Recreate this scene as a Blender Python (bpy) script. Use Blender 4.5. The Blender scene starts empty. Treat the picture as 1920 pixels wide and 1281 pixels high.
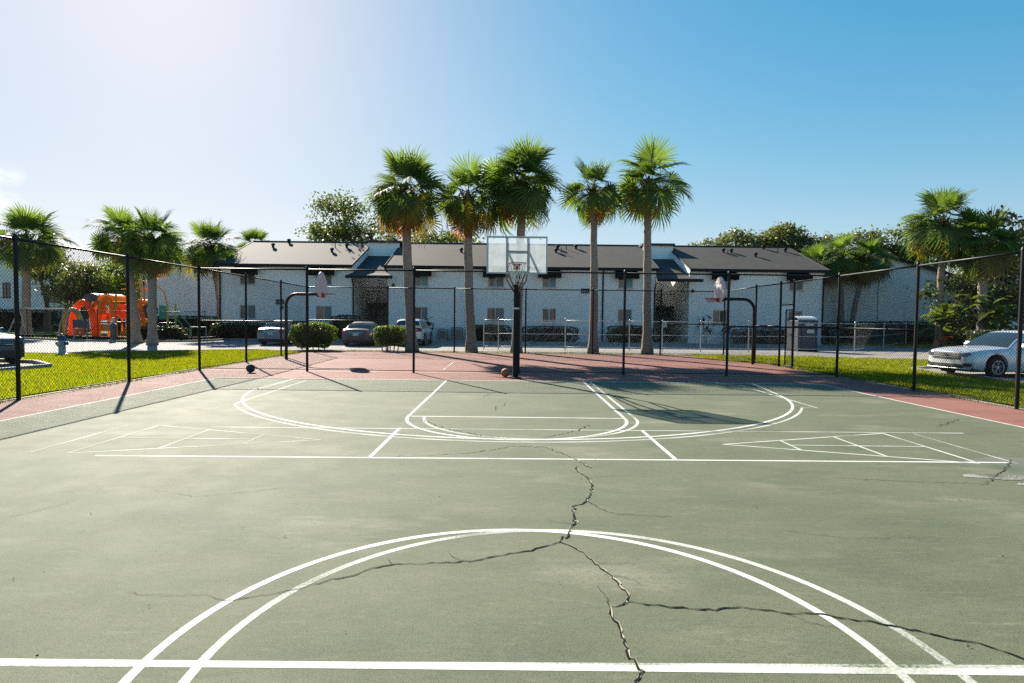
import bpy, math, random
import numpy as np
from mathutils import Vector, Matrix

# ------------------------------------------------------------------ camera, sky, sun, exposure
S = bpy.context.scene
COL = S.collection
R = math.radians
PITCH, YAW, ROLL, EYE = 0.0392, -0.0002, 0.0112, 1.67
cam_d = bpy.data.cameras.new('camera'); cam = bpy.data.objects.new('camera', cam_d); COL.objects.link(cam)
cam_d.sensor_width = 36.0; cam_d.lens = 36.0 * 1095.0 / 1920.0; cam_d.clip_start = 0.05; cam_d.clip_end = 3000
_f = Vector((math.sin(YAW) * math.cos(PITCH), math.cos(YAW) * math.cos(PITCH), -math.sin(PITCH)))
_r = Vector((math.cos(YAW), -math.sin(YAW), 0)); _u = _r.cross(_f)
_r2 = _r * math.cos(ROLL) + _u * math.sin(ROLL); _u2 = -_r * math.sin(ROLL) + _u * math.cos(ROLL)
cam.matrix_world = Matrix(((_r2.x, _u2.x, -_f.x, 0), (_r2.y, _u2.y, -_f.y, 0), (_r2.z, _u2.z, -_f.z, EYE), (0, 0, 0, 1)))
S.camera = cam

SUN_AZ, SUN_EL = R(31.3), R(30.0)         # azimuth left of straight ahead (+Y), elevation
sun_dir = Vector((-math.sin(SUN_AZ) * math.cos(SUN_EL), math.cos(SUN_AZ) * math.cos(SUN_EL), math.sin(SUN_EL)))
W = bpy.data.worlds.new('World'); S.world = W; W.use_nodes = True
wn, wl = W.node_tree.nodes, W.node_tree.links
wn.clear()
w_out = wn.new('ShaderNodeOutputWorld'); w_bg = wn.new('ShaderNodeBackground'); w_sky = wn.new('ShaderNodeTexSky')
w_sky.sky_type = 'NISHITA'; w_sky.sun_disc = False; w_sky.sun_elevation = SUN_EL; w_sky.sun_rotation = -SUN_AZ
w_sky.altitude = 0; w_sky.air_density = 1.0; w_sky.dust_density = 0.38; w_sky.ozone_density = 3.0
w_bg.inputs['Strength'].default_value = 0.094
# a few low cumulus clouds, standing in the sky by direction
w_tc = wn.new('ShaderNodeTexCoord'); w_noise = wn.new('ShaderNodeTexNoise')
w_map = wn.new('ShaderNodeMapping'); w_map.inputs['Scale'].default_value = (1, 1, 2.2)
wl.new(w_tc.outputs['Generated'], w_map.inputs['Vector'])
w_noise.inputs['Scale'].default_value = 24; w_noise.inputs['Detail'].default_value = 8; w_noise.inputs['Roughness'].default_value = 0.55
wl.new(w_map.outputs['Vector'], w_noise.inputs['Vector'])
acc = None
for az, el, rad in ((-42.0, 9.0, .075), (-44.5, 7.5, .10), (-37.5, 5.2, .05), (-35.0, 4.6, .045), (-58, 8, .12), (-75, 9, .1), (70, 8, .1), (120, 9, .12), (-130, 10, .14)):
    d = (math.sin(R(az)) * math.cos(R(el)), math.cos(R(az)) * math.cos(R(el)), math.sin(R(el)))
    vm = wn.new('ShaderNodeVectorMath'); vm.operation = 'DISTANCE'; vm.inputs[1].default_value = d
    wl.new(w_tc.outputs['Generated'], vm.inputs[0])
    mr = wn.new('ShaderNodeMapRange'); mr.inputs['From Min'].default_value = 0; mr.inputs['From Max'].default_value = rad
    mr.inputs['To Min'].default_value = 1; mr.inputs['To Max'].default_value = 0
    wl.new(vm.outputs['Value'], mr.inputs['Value'])
    if acc is None: acc = mr.outputs[0]
    else:
        mx = wn.new('ShaderNodeMath'); mx.operation = 'MAXIMUM'; wl.new(acc, mx.inputs[0]); wl.new(mr.outputs[0], mx.inputs[1]); acc = mx.outputs[0]
w_ad = wn.new('ShaderNodeMath'); w_ad.operation = 'MULTIPLY'; wl.new(acc, w_ad.inputs[0]); wl.new(w_noise.outputs['Fac'], w_ad.inputs[1])
w_ramp = wn.new('ShaderNodeMapRange'); w_ramp.interpolation_type = 'SMOOTHSTEP'
w_ramp.inputs['From Min'].default_value = 0.20; w_ramp.inputs['From Max'].default_value = 0.46
wl.new(w_ad.outputs[0], w_ramp.inputs['Value'])
w_mix = wn.new('ShaderNodeMixRGB'); w_mix.inputs['Color2'].default_value = (3.4, 3.4, 3.45, 1)
wl.new(w_ramp.outputs[0], w_mix.inputs['Fac']); w_hs = wn.new('ShaderNodeHueSaturation'); w_hs.inputs['Saturation'].default_value = 1.38
wl.new(w_sky.outputs['Color'], w_hs.inputs['Color']); w_tint = wn.new('ShaderNodeMixRGB'); w_tint.blend_type = 'MULTIPLY'; w_tint.inputs[0].default_value = 1; w_tint.inputs[2].default_value = (.975, .965, .985, 1)
# soft shoulder over the whole sky, c / (1 + k c), so that the glow near the sun does not burn out
w_k = wn.new('ShaderNodeVectorMath'); w_k.operation = 'MULTIPLY_ADD'; w_k.inputs[1].default_value = (.27, .27, .27); w_k.inputs[2].default_value = (1, 1, 1)
w_dv = wn.new('ShaderNodeVectorMath'); w_dv.operation = 'DIVIDE'
wl.new(w_hs.outputs[0], w_k.inputs[0]); wl.new(w_hs.outputs[0], w_dv.inputs[0]); wl.new(w_k.outputs[0], w_dv.inputs[1])
wl.new(w_dv.outputs[0], w_tint.inputs[1]); wl.new(w_tint.outputs[0], w_mix.inputs['Color1'])
wl.new(w_mix.outputs[0], w_bg.inputs['Color']); wl.new(w_bg.outputs[0], w_out.inputs['Surface'])

sun_d = bpy.data.lights.new('sun', 'SUN'); sun = bpy.data.objects.new('sun', sun_d); COL.objects.link(sun)
sun_d.energy = 3.6; sun_d.angle = R(0.53); sun_d.color = (1.0, 0.92, 0.80)
sun.rotation_euler = (-sun_dir).to_track_quat('-Z', 'Y').to_euler()
S.view_settings.view_transform = 'Standard'; S.view_settings.look = 'None'; S.view_settings.gamma = 1.0
S.view_settings.exposure = 1.9
S.cycles.max_bounces = 8; S.cycles.transparent_max_bounces = 12
S.cycles.use_denoising = False; S.cycles.use_adaptive_sampling = False; S.cycles.sample_clamp_indirect = 4.0; S.cycles.caustics_reflective = False; S.cycles.caustics_refractive = False

rng = random.Random(7); nr = np.random.default_rng(11)

# ------------------------------------------------------------------ helpers
OFF = {}
class MB:
    def __init__(s): s.v = []; s.f = []
    def add(s, vs, fs):
        o = len(s.v); s.v += [tuple(p) for p in vs]; s.f += [tuple(i + o for i in f) for f in fs]; return s
    def box(s, x0, x1, y0, y1, z0, z1):
        return s.add([(x0, y0, z0), (x1, y0, z0), (x1, y1, z0), (x0, y1, z0), (x0, y0, z1), (x1, y0, z1), (x1, y1, z1), (x0, y1, z1)],
                     [(0, 3, 2, 1), (4, 5, 6, 7), (0, 1, 5, 4), (1, 2, 6, 5), (2, 3, 7, 6), (3, 0, 4, 7)])
    def cbox(s, x0, x1, y0, y1, z0, z1, c=.02):
        # box with chamfered vertical edges and chamfered top
        def ring(i, z): return [(x0 + i + c, y0 + i, z), (x1 - i - c, y0 + i, z), (x1 - i, y0 + i + c, z), (x1 - i, y1 - i - c, z), (x1 - i - c, y1 - i, z), (x0 + i + c, y1 - i, z), (x0 + i, y1 - i - c, z), (x0 + i, y0 + i + c, z)]
        vs = ring(0, z0) + ring(0, z1 - c) + ring(c, z1)
        fs = [tuple(range(7, -1, -1)), tuple(range(16, 24))]
        for k in (0, 8):
            for i in range(8): fs.append((k + i, k + (i + 1) % 8, k + 8 + (i + 1) % 8, k + 8 + i))
        return s.add(vs, fs)
    def quad(s, a, b, c, d): return s.add([a, b, c, d], [(0, 1, 2, 3)])
    def poly(s, pts): return s.add(pts, [tuple(range(len(pts)))])
    def tube(s, pts, r, n=8, caps=True):
        pts = [Vector(p) for p in pts]; m = len(pts)
        rs = r if isinstance(r, (list, tuple)) else [r] * m
        vs = []; up = None
        for i, p in enumerate(pts):
            t = (pts[min(i + 1, m - 1)] - pts[max(i - 1, 0)]).normalized()
            if up is None:
                up = Vector((0, 0, 1)) if abs(t.z) < .9 else Vector((1, 0, 0))
            a = t.cross(up)
            if a.length < 1e-6: a = t.orthogonal()
            a.normalize(); b = a.cross(t).normalized(); up = b
            for k in range(n):
                q = 2 * math.pi * k / n
                vs.append(p + (a * math.cos(q) + b * math.sin(q)) * rs[i])
        fs = []
        for i in range(m - 1):
            for k in range(n):
                fs.append((i * n + k, i * n + (k + 1) % n, (i + 1) * n + (k + 1) % n, (i + 1) * n + k))
        if caps: fs += [tuple(range(n - 1, -1, -1)), tuple(range((m - 1) * n, m * n))]
        return s.add(vs, fs)
    def lathe(s, c, prof, n=16, axis='z'):
        vs = []
        for (r, h) in prof:
            for k in range(n):
                q = 2 * math.pi * k / n; a, b = r * math.cos(q), r * math.sin(q)
                if axis == 'z': vs.append((c[0] + a, c[1] + b, c[2] + h))
                elif axis == 'y': vs.append((c[0] + a, c[1] + h, c[2] + b))
                else: vs.append((c[0] + h, c[1] + a, c[2] + b))
        fs = []
        for i in range(len(prof) - 1):
            for k in range(n): fs.append((i * n + k, i * n + (k + 1) % n, (i + 1) * n + (k + 1) % n, (i + 1) * n + k))
        return s.add(vs, fs)
    def prism(s, pts2, axis, a, b):
        # extrude a 2-D outline along an axis from a to b
        n = len(pts2)
        def P(u, v, w): return (w, u, v) if axis == 'x' else ((u, w, v) if axis == 'y' else (u, v, w))
        vs = [P(u, v, a) for u, v in pts2] + [P(u, v, b) for u, v in pts2]
        fs = [tuple(range(n - 1, -1, -1)), tuple(range(n, 2 * n))] + [(i, (i + 1) % n, n + (i + 1) % n, n + i) for i in range(n)]
        return s.add(vs, fs)
    def mesh(s, name, mat, smooth=False):
        me = bpy.data.meshes.new(name); me.from_pydata(s.v, [], s.f); me.validate()
        if mat: me.materials.append(mat)
        if smooth:
            me.polygons.foreach_set('use_smooth', [True] * len(me.polygons))
            if smooth == 'auto': me.set_sharp_from_angle(angle=R(38))
        me.update(); return me
    def build(s, name, mat, parent=None, smooth=False, kind=None):
        return put(name, s.mesh(name, mat, smooth), parent, kind)
def put(name, me, parent=None, kind=None):
    o = bpy.data.objects.new(name, me); COL.objects.link(o)
    if parent is not None:
        o.parent = parent; o.location = OFF.get(parent.name, (0, 0, 0))
    if kind: o['kind'] = kind
    return o
def quick(name, V, F, mat):
    V = np.asarray(V, np.float32); F = np.asarray(F, np.int32)
    me = bpy.data.meshes.new(name); k = F.shape[1]
    me.vertices.add(len(V)); me.vertices.foreach_set('co', V.ravel())
    me.loops.add(F.size); me.loops.foreach_set('vertex_index', F.ravel())
    me.polygons.add(len(F)); me.polygons.foreach_set('loop_start', np.arange(0, F.size, k, dtype=np.int32))
    me.update(calc_edges=True); me.materials.append(mat); return me
def tag(o, label, cat, group=None):
    o['label'] = label; o['category'] = cat
    if group: o['group'] = group
    return o
def thing(name, label, cat, loc=(0, 0, 0), rz=0, group=None, world=False):
    o = bpy.data.objects.new(name, None); COL.objects.link(o); o.empty_display_size = .2
    o.location = loc; o.rotation_euler = (0, 0, rz); tag(o, label, cat, group)
    if world: OFF[o.name] = (-loc[0], -loc[1], -loc[2])
    return o
def struct(name, mb, mat): return mb.build(name, mat, None, kind='structure')
def fill(o, me, name, parent): return put(name, me, parent)

# ------------------------------------------------------------------ materials
def new_mat(name):
    m = bpy.data.materials.new(name); m.use_nodes = True; nt = m.node_tree; nt.nodes.clear()
    out = nt.nodes.new('ShaderNodeOutputMaterial'); return m, nt, nt.nodes, nt.links, out
def mk(name, c1, c2=None, rough=.6, scale=4, metal=0, bump=0, bscale=40, spec=.5, coat=0, world=True, detail=6, lo=.35, hi=.65, stretch=(1, 1, 1)):
    m, nt, n, l, out = new_mat(name)
    p = n.new('ShaderNodeBsdfPrincipled'); l.new(p.outputs[0], out.inputs[0])
    p.inputs['Roughness'].default_value = rough; p.inputs['Metallic'].default_value = metal
    p.inputs['Specular IOR Level'].default_value = spec; p.inputs['Coat Weight'].default_value = coat; p.inputs['Coat Roughness'].default_value = .08
    tc = n.new('ShaderNodeNewGeometry' if world else 'ShaderNodeTexCoord'); vec = tc.outputs['Position' if world else 'Object']
    mp = n.new('ShaderNodeMapping'); mp.inputs['Scale'].default_value = stretch; l.new(vec, mp.inputs['Vector']); vec = mp.outputs[0]
    if c2 is not None:
        t = n.new('ShaderNodeTexNoise'); t.inputs['Scale'].default_value = scale; t.inputs['Detail'].default_value = detail; l.new(vec, t.inputs['Vector'])
        mr = n.new('ShaderNodeMapRange'); mr.inputs['From Min'].default_value = lo; mr.inputs['From Max'].default_value = hi; l.new(t.outputs['Fac'], mr.inputs['Value'])
        mx = n.new('ShaderNodeMixRGB'); mx.inputs[1].default_value = (*c1, 1); mx.inputs[2].default_value = (*c2, 1); l.new(mr.outputs[0], mx.inputs[0]); l.new(mx.outputs[0], p.inputs['Base Color'])
    else: p.inputs['Base Color'].default_value = (*c1, 1)
    if bump:
        t2 = n.new('ShaderNodeTexNoise'); t2.inputs['Scale'].default_value = bscale; t2.inputs['Detail'].default_value = 4; l.new(vec, t2.inputs['Vector'])
        b = n.new('ShaderNodeBump'); b.inputs['Strength'].default_value = bump; b.inputs['Distance'].default_value = .02; l.new(t2.outputs['Fac'], b.inputs['Height']); l.new(b.outputs[0], p.inputs['Normal'])
    return m
def leafy(name, c1, c2, trans=.4, tc=None, rough=.45, spec=.4):
    """Leaf: colour varies leaf by leaf, light passes through."""
    m, nt, n, l, out = new_mat(name)
    g = n.new('ShaderNodeNewGeometry'); mx = n.new('ShaderNodeMixRGB'); mx.inputs[1].default_value = (*c1, 1); mx.inputs[2].default_value = (*c2, 1)
    l.new(g.outputs['Random Per Island'], mx.inputs[0])
    p = n.new('ShaderNodeBsdfPrincipled'); p.inputs['Roughness'].default_value = rough; p.inputs['Specular IOR Level'].default_value = spec
    l.new(mx.outputs[0], p.inputs['Base Color'])
    t = n.new('ShaderNodeBsdfTranslucent'); hs = n.new('ShaderNodeMixRGB'); hs.blend_type = 'MULTIPLY'; hs.inputs[0].default_value = 1
    hs.inputs[2].default_value = (*(tc or (1.5, 1.6, .5)), 1); l.new(mx.outputs[0], hs.inputs[1]); l.new(hs.outputs[0], t.inputs['Color'])
    ms = n.new('ShaderNodeMixShader'); ms.inputs[0].default_value = trans; l.new(p.outputs[0], ms.inputs[1]); l.new(t.outputs[0], ms.inputs[2]); l.new(ms.outputs[0], out.inputs[0])
    return m
def court_mat(name, base, worn, dark, chip):
    """Acrylic court coating: broad fading, streaks, fine grain, bare chips."""
    m, nt, n, l, out = new_mat(name)
    p = n.new('ShaderNodeBsdfPrincipled'); l.new(p.outputs[0], out.inputs[0])
    g = n.new('ShaderNodeNewGeometry')
    def noise(sc, det=5, st=(1, 1, 1), off=0, ro=.55):
        mp = n.new('ShaderNodeMapping'); mp.inputs['Scale'].default_value = st; mp.inputs['Location'].default_value = (off, off * .7, 0); l.new(g.outputs['Position'], mp.inputs[0])
        t = n.new('ShaderNodeTexNoise'); t.inputs['Scale'].default_value = sc; t.inputs['Detail'].default_value = det; t.inputs['Roughness'].default_value = ro; l.new(mp.outputs[0], t.inputs[0]); return t.outputs['Fac']
    def rng_(fac, a, b, c=0, d=1):
        mr = n.new('ShaderNodeMapRange'); mr.inputs[1].default_value = a; mr.inputs[2].default_value = b; mr.inputs[3].default_value = c; mr.inputs[4].default_value = d; l.new(fac, mr.inputs[0]); return mr.outputs[0]
    def mix(fac, a, b, mode='MIX'):
        x = n.new('ShaderNodeMixRGB'); x.blend_type = mode; l.new(fac, x.inputs[0])
        for i, c in ((1, a), (2, b)):
            if isinstance(c, tuple): x.inputs[i].default_value = (*c, 1)
            else: l.new(c, x.inputs[i])
        return x.outputs[0]
    c = mix(rng_(noise(.35, 4), .36, .70, 0, .8), base, worn)
    c = mix(rng_(noise(1.6, 6, (1, 3.2, 1), 3), .42, .72, 0, .55), c, worn)
    c = mix(rng_(noise(.8, 6, (1, 2, 1), 9), .48, .70, 0, .85), c, dark)
    c = mix(rng_(noise(.55, 7, (1, 2.2, 1), 33, .6), .56, .72, 0, .75), c, chip)
    c = mix(rng_(noise(3.2, 7, (1, 4.5, 1), 14, .6), .58, .74, 0, .45), c, chip)
    c = mix(rng_(noise(7, 8, (1, 2.5, 1), 5), .35, .7, 0, .35), c, dark)
    c = mix(rng_(noise(1.9, 8, (1, 2.4, 1), 21, .62), .655, .73, 0, .7), c, chip)
    c = mix(rng_(noise(14, 6, (1, 1.8, 1), 2), .45, .75, 0, .5), c, worn)
    c = mix(rng_(noise(22, 6, (1, 1.6, 1), 8), .52, .68, 0, .55), c, dark)
    c = mix(rng_(noise(150, 4), .45, .75, 0, .75), c, chip)
    c = mix(rng_(noise(95, 5, off=4), .52, .68, 0, .8), c, dark)
    l.new(c, p.inputs['Base Color'])
    l.new(rng_(noise(2, 5), .3, .7, .80, .85), p.inputs['Roughness']); p.inputs['Specular IOR Level'].default_value = .22
    b = n.new('ShaderNodeBump'); b.inputs['Strength'].default_value = .6; b.inputs['Distance'].default_value = .004; l.new(noise(220, 3), b.inputs['Height']); l.new(b.outputs[0], p.inputs['Normal'])
    return m
def shingle_mat(name, c1, c2):
    m, nt, n, l, out = new_mat(name)
    p = n.new('ShaderNodeBsdfPrincipled'); p.inputs['Roughness'].default_value = .85; p.inputs['Specular IOR Level'].default_value = .25; l.new(p.outputs[0], out.inputs[0])
    g = n.new('ShaderNodeNewGeometry'); mp = n.new('ShaderNodeMapping'); mp.inputs['Rotation'].default_value = (0, 0, 0); l.new(g.outputs['Position'], mp.inputs[0])
    br = n.new('ShaderNodeTexBrick'); br.inputs['Scale'].default_value = 1; br.inputs['Brick Width'].default_value = .33; br.inputs['Row Height'].default_value = .13; br.inputs['Mortar Size'].default_value = .006
    br.inputs['Color1'].default_value = (*c1, 1); br.inputs['Color2'].default_value = (*c2, 1); br.inputs['Mortar'].default_value = (c1[0] * .5, c1[1] * .5, c1[2] * .5, 1); l.new(mp.outputs[0], br.inputs[0])
    t = n.new('ShaderNodeTexNoise'); t.inputs['Scale'].default_value = .6; t.inputs['Detail'].default_value = 6; l.new(g.outputs['Position'], t.inputs[0])
    mx = n.new('ShaderNodeMixRGB'); mx.blend_type = 'MULTIPLY'; mx.inputs[0].default_value = .5; l.new(br.outputs[0], mx.inputs[1]); l.new(t.outputs['Color'], mx.inputs[2]); l.new(mx.outputs[0], p.inputs['Base Color'])
    return m
def glass_mat(name, col, rough=.03, tr=.0):
    m, nt, n, l, out = new_mat(name)
    p = n.new('ShaderNodeBsdfPrincipled'); p.inputs['Base Color'].default_value = (*col, 1); p.inputs['Roughness'].default_value = rough; p.inputs['Specular IOR Level'].default_value = .9
    if tr:
        t = n.new('ShaderNodeBsdfTransparent'); t.inputs[0].default_value = (.93, .96, .97, 1); ms = n.new('ShaderNodeMixShader'); ms.inputs[0].default_value = tr
        l.new(p.outputs[0], ms.inputs[1]); l.new(t.outputs[0], ms.inputs[2]); l.new(ms.outputs[0], out.inputs[0])
    else: l.new(p.outputs[0], out.inputs[0])
    return m
def board_mat():
    """Weathered clear acrylic: mostly see-through, scuffed milky in patches."""
    m, nt, n, l, out = new_mat('scuffed_acrylic')
    t = n.new('ShaderNodeBsdfTransparent'); t.inputs[0].default_value = (.90, .95, .97, 1)
    d = n.new('ShaderNodeBsdfDiffuse'); d.inputs[0].default_value = (.75, .78, .80, 1)
    tl = n.new('ShaderNodeBsdfTranslucent'); tl.inputs[0].default_value = (.75, .80, .84, 1)
    a = n.new('ShaderNodeMixShader'); a.inputs[0].default_value = .5; l.new(d.outputs[0], a.inputs[1]); l.new(tl.outputs[0], a.inputs[2])
    g = n.new('ShaderNodeNewGeometry'); no = n.new('ShaderNodeTexNoise'); no.inputs['Scale'].default_value = 5; no.inputs['Detail'].default_value = 6; l.new(g.outputs['Position'], no.inputs[0])
    mr = n.new('ShaderNodeMapRange'); mr.inputs[1].default_value = .3; mr.inputs[2].default_value = .7; mr.inputs[3].default_value = .24; mr.inputs[4].default_value = .46; l.new(no.outputs['Fac'], mr.inputs[0])
    ms = n.new('ShaderNodeMixShader'); l.new(mr.outputs[0], ms.inputs[0]); l.new(t.outputs[0], ms.inputs[1]); l.new(a.outputs[0], ms.inputs[2])
    gl = n.new('ShaderNodeBsdfGlossy'); gl.inputs['Roughness'].default_value = .12; fr = n.new('ShaderNodeFresnel'); fr.inputs[0].default_value = 1.45
    m2 = n.new('ShaderNodeMixShader'); l.new(fr.outputs[0], m2.inputs[0]); l.new(ms.outputs[0], m2.inputs[1]); l.new(gl.outputs[0], m2.inputs[2]); l.new(m2.outputs[0], out.inputs[0])
    return m
def paint_mat(name, under, paint, lo, hi):
    """Line paint worn through to the coating below by grain."""
    m, nt, n, l, out = new_mat(name)
    p = n.new('ShaderNodeBsdfPrincipled'); p.inputs['Roughness'].default_value = .8; p.inputs['Specular IOR Level'].default_value = .15; l.new(p.outputs[0], out.inputs[0])
    g = n.new('ShaderNodeNewGeometry'); t = n.new('ShaderNodeTexNoise'); t.inputs['Scale'].default_value = 55; t.inputs['Detail'].default_value = 8; t.inputs['Roughness'].default_value = .7; l.new(g.outputs['Position'], t.inputs[0])
    t2 = n.new('ShaderNodeTexNoise'); t2.inputs['Scale'].default_value = 1.3; t2.inputs['Detail'].default_value = 5; l.new(g.outputs['Position'], t2.inputs[0])
    ad = n.new('ShaderNodeMath'); ad.operation = 'ADD'; l.new(t.outputs['Fac'], ad.inputs[0]); l.new(t2.outputs['Fac'], ad.inputs[1])
    mr = n.new('ShaderNodeMapRange'); mr.inputs[1].default_value = lo; mr.inputs[2].default_value = hi; l.new(ad.outputs[0], mr.inputs[0])
    mx = n.new('ShaderNodeMixRGB'); mx.inputs[1].default_value = (*under, 1); mx.inputs[2].default_value = (*paint, 1); l.new(mr.outputs[0], mx.inputs[0]); l.new(mx.outputs[0], p.inputs['Base Color'])
    return m

GREEN = (.072, .098, .050)
m_green = court_mat('court_green_coating', GREEN, (.140, .134, .082), (.048, .070, .037), (.25, .24, .17))
m_red = court_mat('court_red_coating', (.215, .070, .050), (.260, .120, .090), (.150, .047, .036), (.32, .21, .17))
m_line = paint_mat('line_paint', (.34, .34, .28), (.66, .645, .59), .76, 1.03)
m_faded = paint_mat('faded_line_paint', GREEN, (.52, .52, .46), .70, 1.10)
m_gone = paint_mat('nearly_worn_off_paint', (.20, .205, .155), (.50, .49, .43), .98, 1.15)
m_crack = mk('crack_dark', (.012, .011, .009), rough=1, spec=.1)
m_chip = mk('crack_chipped_edge', (.42, .38, .28), (.30, .27, .19), rough=.9, scale=60, spec=.1)
m_dirt = mk('debris', (.02, .016, .012), (.06, .04, .02), rough=.9, scale=300)
m_patch = paint_mat('cement_patch', (.085, .095, .065), (.33, .30, .27), .92, 1.12)
m_soil = mk('lawn_soil', (.075, .105, .014), (.120, .130, .024), rough=.95, scale=3, bump=.4, bscale=60, spec=.1)
m_bed = mk('planting_bed_soil', (.09, .072, .05), (.14, .115, .08), rough=.95, scale=9, bump=.5, bscale=40, spec=.1)
m_mulch = mk('playground_mulch', (.20, .145, .095), (.33, .25, .17), rough=.95, scale=14, bump=.8, bscale=30, spec=.1)
m_asph = mk('worn_asphalt', (.27, .245, .22), (.34, .31, .275), rough=.85, scale=2.5, bump=.3, bscale=120, spec=.25)
m_kerb = mk('kerb_concrete', (.34, .32, .29), (.25, .24, .22), rough=.85, scale=6, bump=.2)
m_black = mk('black_vinyl_steel', (.006, .007, .008), (.010, .011, .013), rough=.5, scale=20, spec=.28)
m_wire = mk('black_vinyl_wire', (.008, .008, .010), rough=.8, spec=.05)
m_galv = mk('galvanised_steel', (.42, .43, .44), (.52, .53, .54), rough=.42, metal=.7, scale=15)
m_galvw = mk('galvanised_wire', (.20, .21, .22), rough=.7, metal=.2, spec=.3)
m_alu = mk('grey_aluminium', (.40, .42, .44), (.48, .50, .52), rough=.45, metal=.4, scale=12)
m_steelgrey = mk('grey_arm_steel', (.20, .215, .23), (.26, .27, .29), rough=.5, metal=.3, scale=14)
m_pole = mk('black_pole_paint', (.006, .006, .006), (.014, .013, .012), rough=.6, scale=9, spec=.2)
m_polebrown = mk('dark_bronze_pole_paint', (.012, .010, .009), (.022, .018, .016), rough=.5, scale=9, spec=.3)
m_rim = mk('orange_red_rim', (.55, .075, .025), (.40, .06, .03), rough=.5, scale=25)
m_net = mk('white_net_cord', (.70, .68, .62), rough=.9)
m_fan = mk('white_fan_board', (.66, .61, .60), (.58, .54, .53), rough=.6, scale=6)
m_board = board_mat()
m_ball_o = mk('orange_ball', (.42, .13, .065), (.34, .10, .05), rough=.6, scale=30, bump=.3, bscale=250, world=False)
m_ball_k = mk('black_ball', (.022, .022, .025), (.032, .032, .036), rough=.6, scale=30, bump=.3, bscale=250, world=False)
m_seam = mk('ball_seam', (.01, .009, .009), rough=.7)
m_wall = mk('white_painted_wall', (.90, .90, .885), (.87, .87, .86), rough=.8, scale=.7, bump=.25, bscale=25, spec=.3)
m_wall2 = mk('off_white_stucco', (.88, .87, .83), (.84, .83, .79), rough=.85, scale=.5, bump=.4, bscale=18, spec=.25)
m_trim = mk('black_trim', (.012, .013, .015), (.018, .019, .021), rough=.7, scale=8, spec=.25)
m_awn = mk('black_awning_fabric', (.008, .009, .011), (.013, .014, .016), rough=.95, scale=6, spec=.1)
m_shingle = shingle_mat('asphalt_shingles', (.112, .094, .076), (.080, .068, .057))
m_shingled = shingle_mat('dark_asphalt_shingles', (.10, .095, .092), (.075, .072, .072))
m_pane = glass_mat('window_glass', (.045, .055, .062), .05)
m_blind = mk('window_blinds', (.26, .28, .28), (.19, .21, .21), rough=.8, scale=2, stretch=(1, 1, 14))
m_teal = mk('teal_curtain', (.22, .42, .45), (.16, .32, .36), rough=.8, scale=5)
m_frame = mk('white_window_frame', (.60, .61, .61), rough=.6)
m_dframe = mk('dark_window_frame', (.05, .05, .055), rough=.5)
m_stair = mk('stair_dark_paint', (.035, .037, .04), (.05, .05, .05), rough=.6)
m_inner = mk('breezeway_wall', (.72, .73, .69), (.66, .67, .63), rough=.8, scale=1.5)
m_trunk = mk('sabal_trunk', (.36, .30, .255), (.21, .175, .145), rough=.95, scale=5, bump=.9, bscale=9, spec=.1, stretch=(1, 1, 4.5), world=False)
m_boot = mk('palm_boot_fibre', (.14, .085, .045), (.07, .045, .025), rough=.95, scale=12, bump=.8, bscale=20, spec=.1, world=False)
m_bark = mk('oak_bark', (.085, .068, .052), (.13, .11, .09), rough=.95, scale=8, bump=.8, bscale=16, spec=.1, world=False)
m_frond = leafy('palm_frond_green', (.060, .105, .034), (.110, .160, .052), .48, (1.7, 1.7, .50), .65, .2)
m_frondy = leafy('palm_frond_yellowing', (.14, .155, .035), (.22, .19, .04), .52, (1.7, 1.35, .35), .55, .3)
m_frondd = leafy('palm_frond_dead', (.34, .19, .07), (.20, .12, .055), .55, (1.6, 1.1, .5), .8, .1)
m_stalk = leafy('palm_seed_stalk', (.15, .105, .075), (.20, .14, .10), .25, (1.2, 1, .8), .9, .1)
m_oak = leafy('oak_leaf', (.055, .075, .028), (.115, .130, .045), .42, (1.5, 1.6, .5))
m_oak2 = leafy('far_oak_leaf', (.075, .092, .040), (.140, .150, .062), .42, (1.5, 1.5, .55))
m_mag = leafy('magnolia_leaf', (.018, .030, .014), (.070, .050, .025), .12, (1.3, 1.2, .4), .3, .6)
m_bush = leafy('clipped_bush_leaf', (.070, .125, .018), (.140, .190, .028), .5, (1.8, 1.8, .35))
m_hedge = leafy('hedge_leaf', (.032, .055, .016), (.065, .090, .026), .3, (1.5, 1.6, .5))
m_varieg = leafy('variegated_shrub_leaf', (.09, .085, .07), (.22, .20, .18), .3, (1.2, 1.2, .9))
m_croton = leafy('croton_leaf', (.10, .035, .045), (.05, .04, .03), .3, (1.6, 1, .8))
m_bigleaf = leafy('banana_leaf', (.045, .085, .018), (.13, .16, .055), .45, (1.8, 1.8, .4), .35, .5)
m_orangeleaf = leafy('orange_flower', (.60, .16, .04), (.45, .10, .03), .3, (1.5, 1.1, .6))
m_grass = leafy('lawn_grass', (.105, .175, .010), (.240, .255, .018), .57, (2.0, 1.8, .25), .5, .3)
m_grassdry = leafy('dry_grass_tuft', (.16, .15, .055), (.075, .09, .02), .45, (1.6, 1.5, .5), .7, .2)
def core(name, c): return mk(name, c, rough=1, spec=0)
m_core = core('bush_core', (.012, .018, .006))

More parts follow.
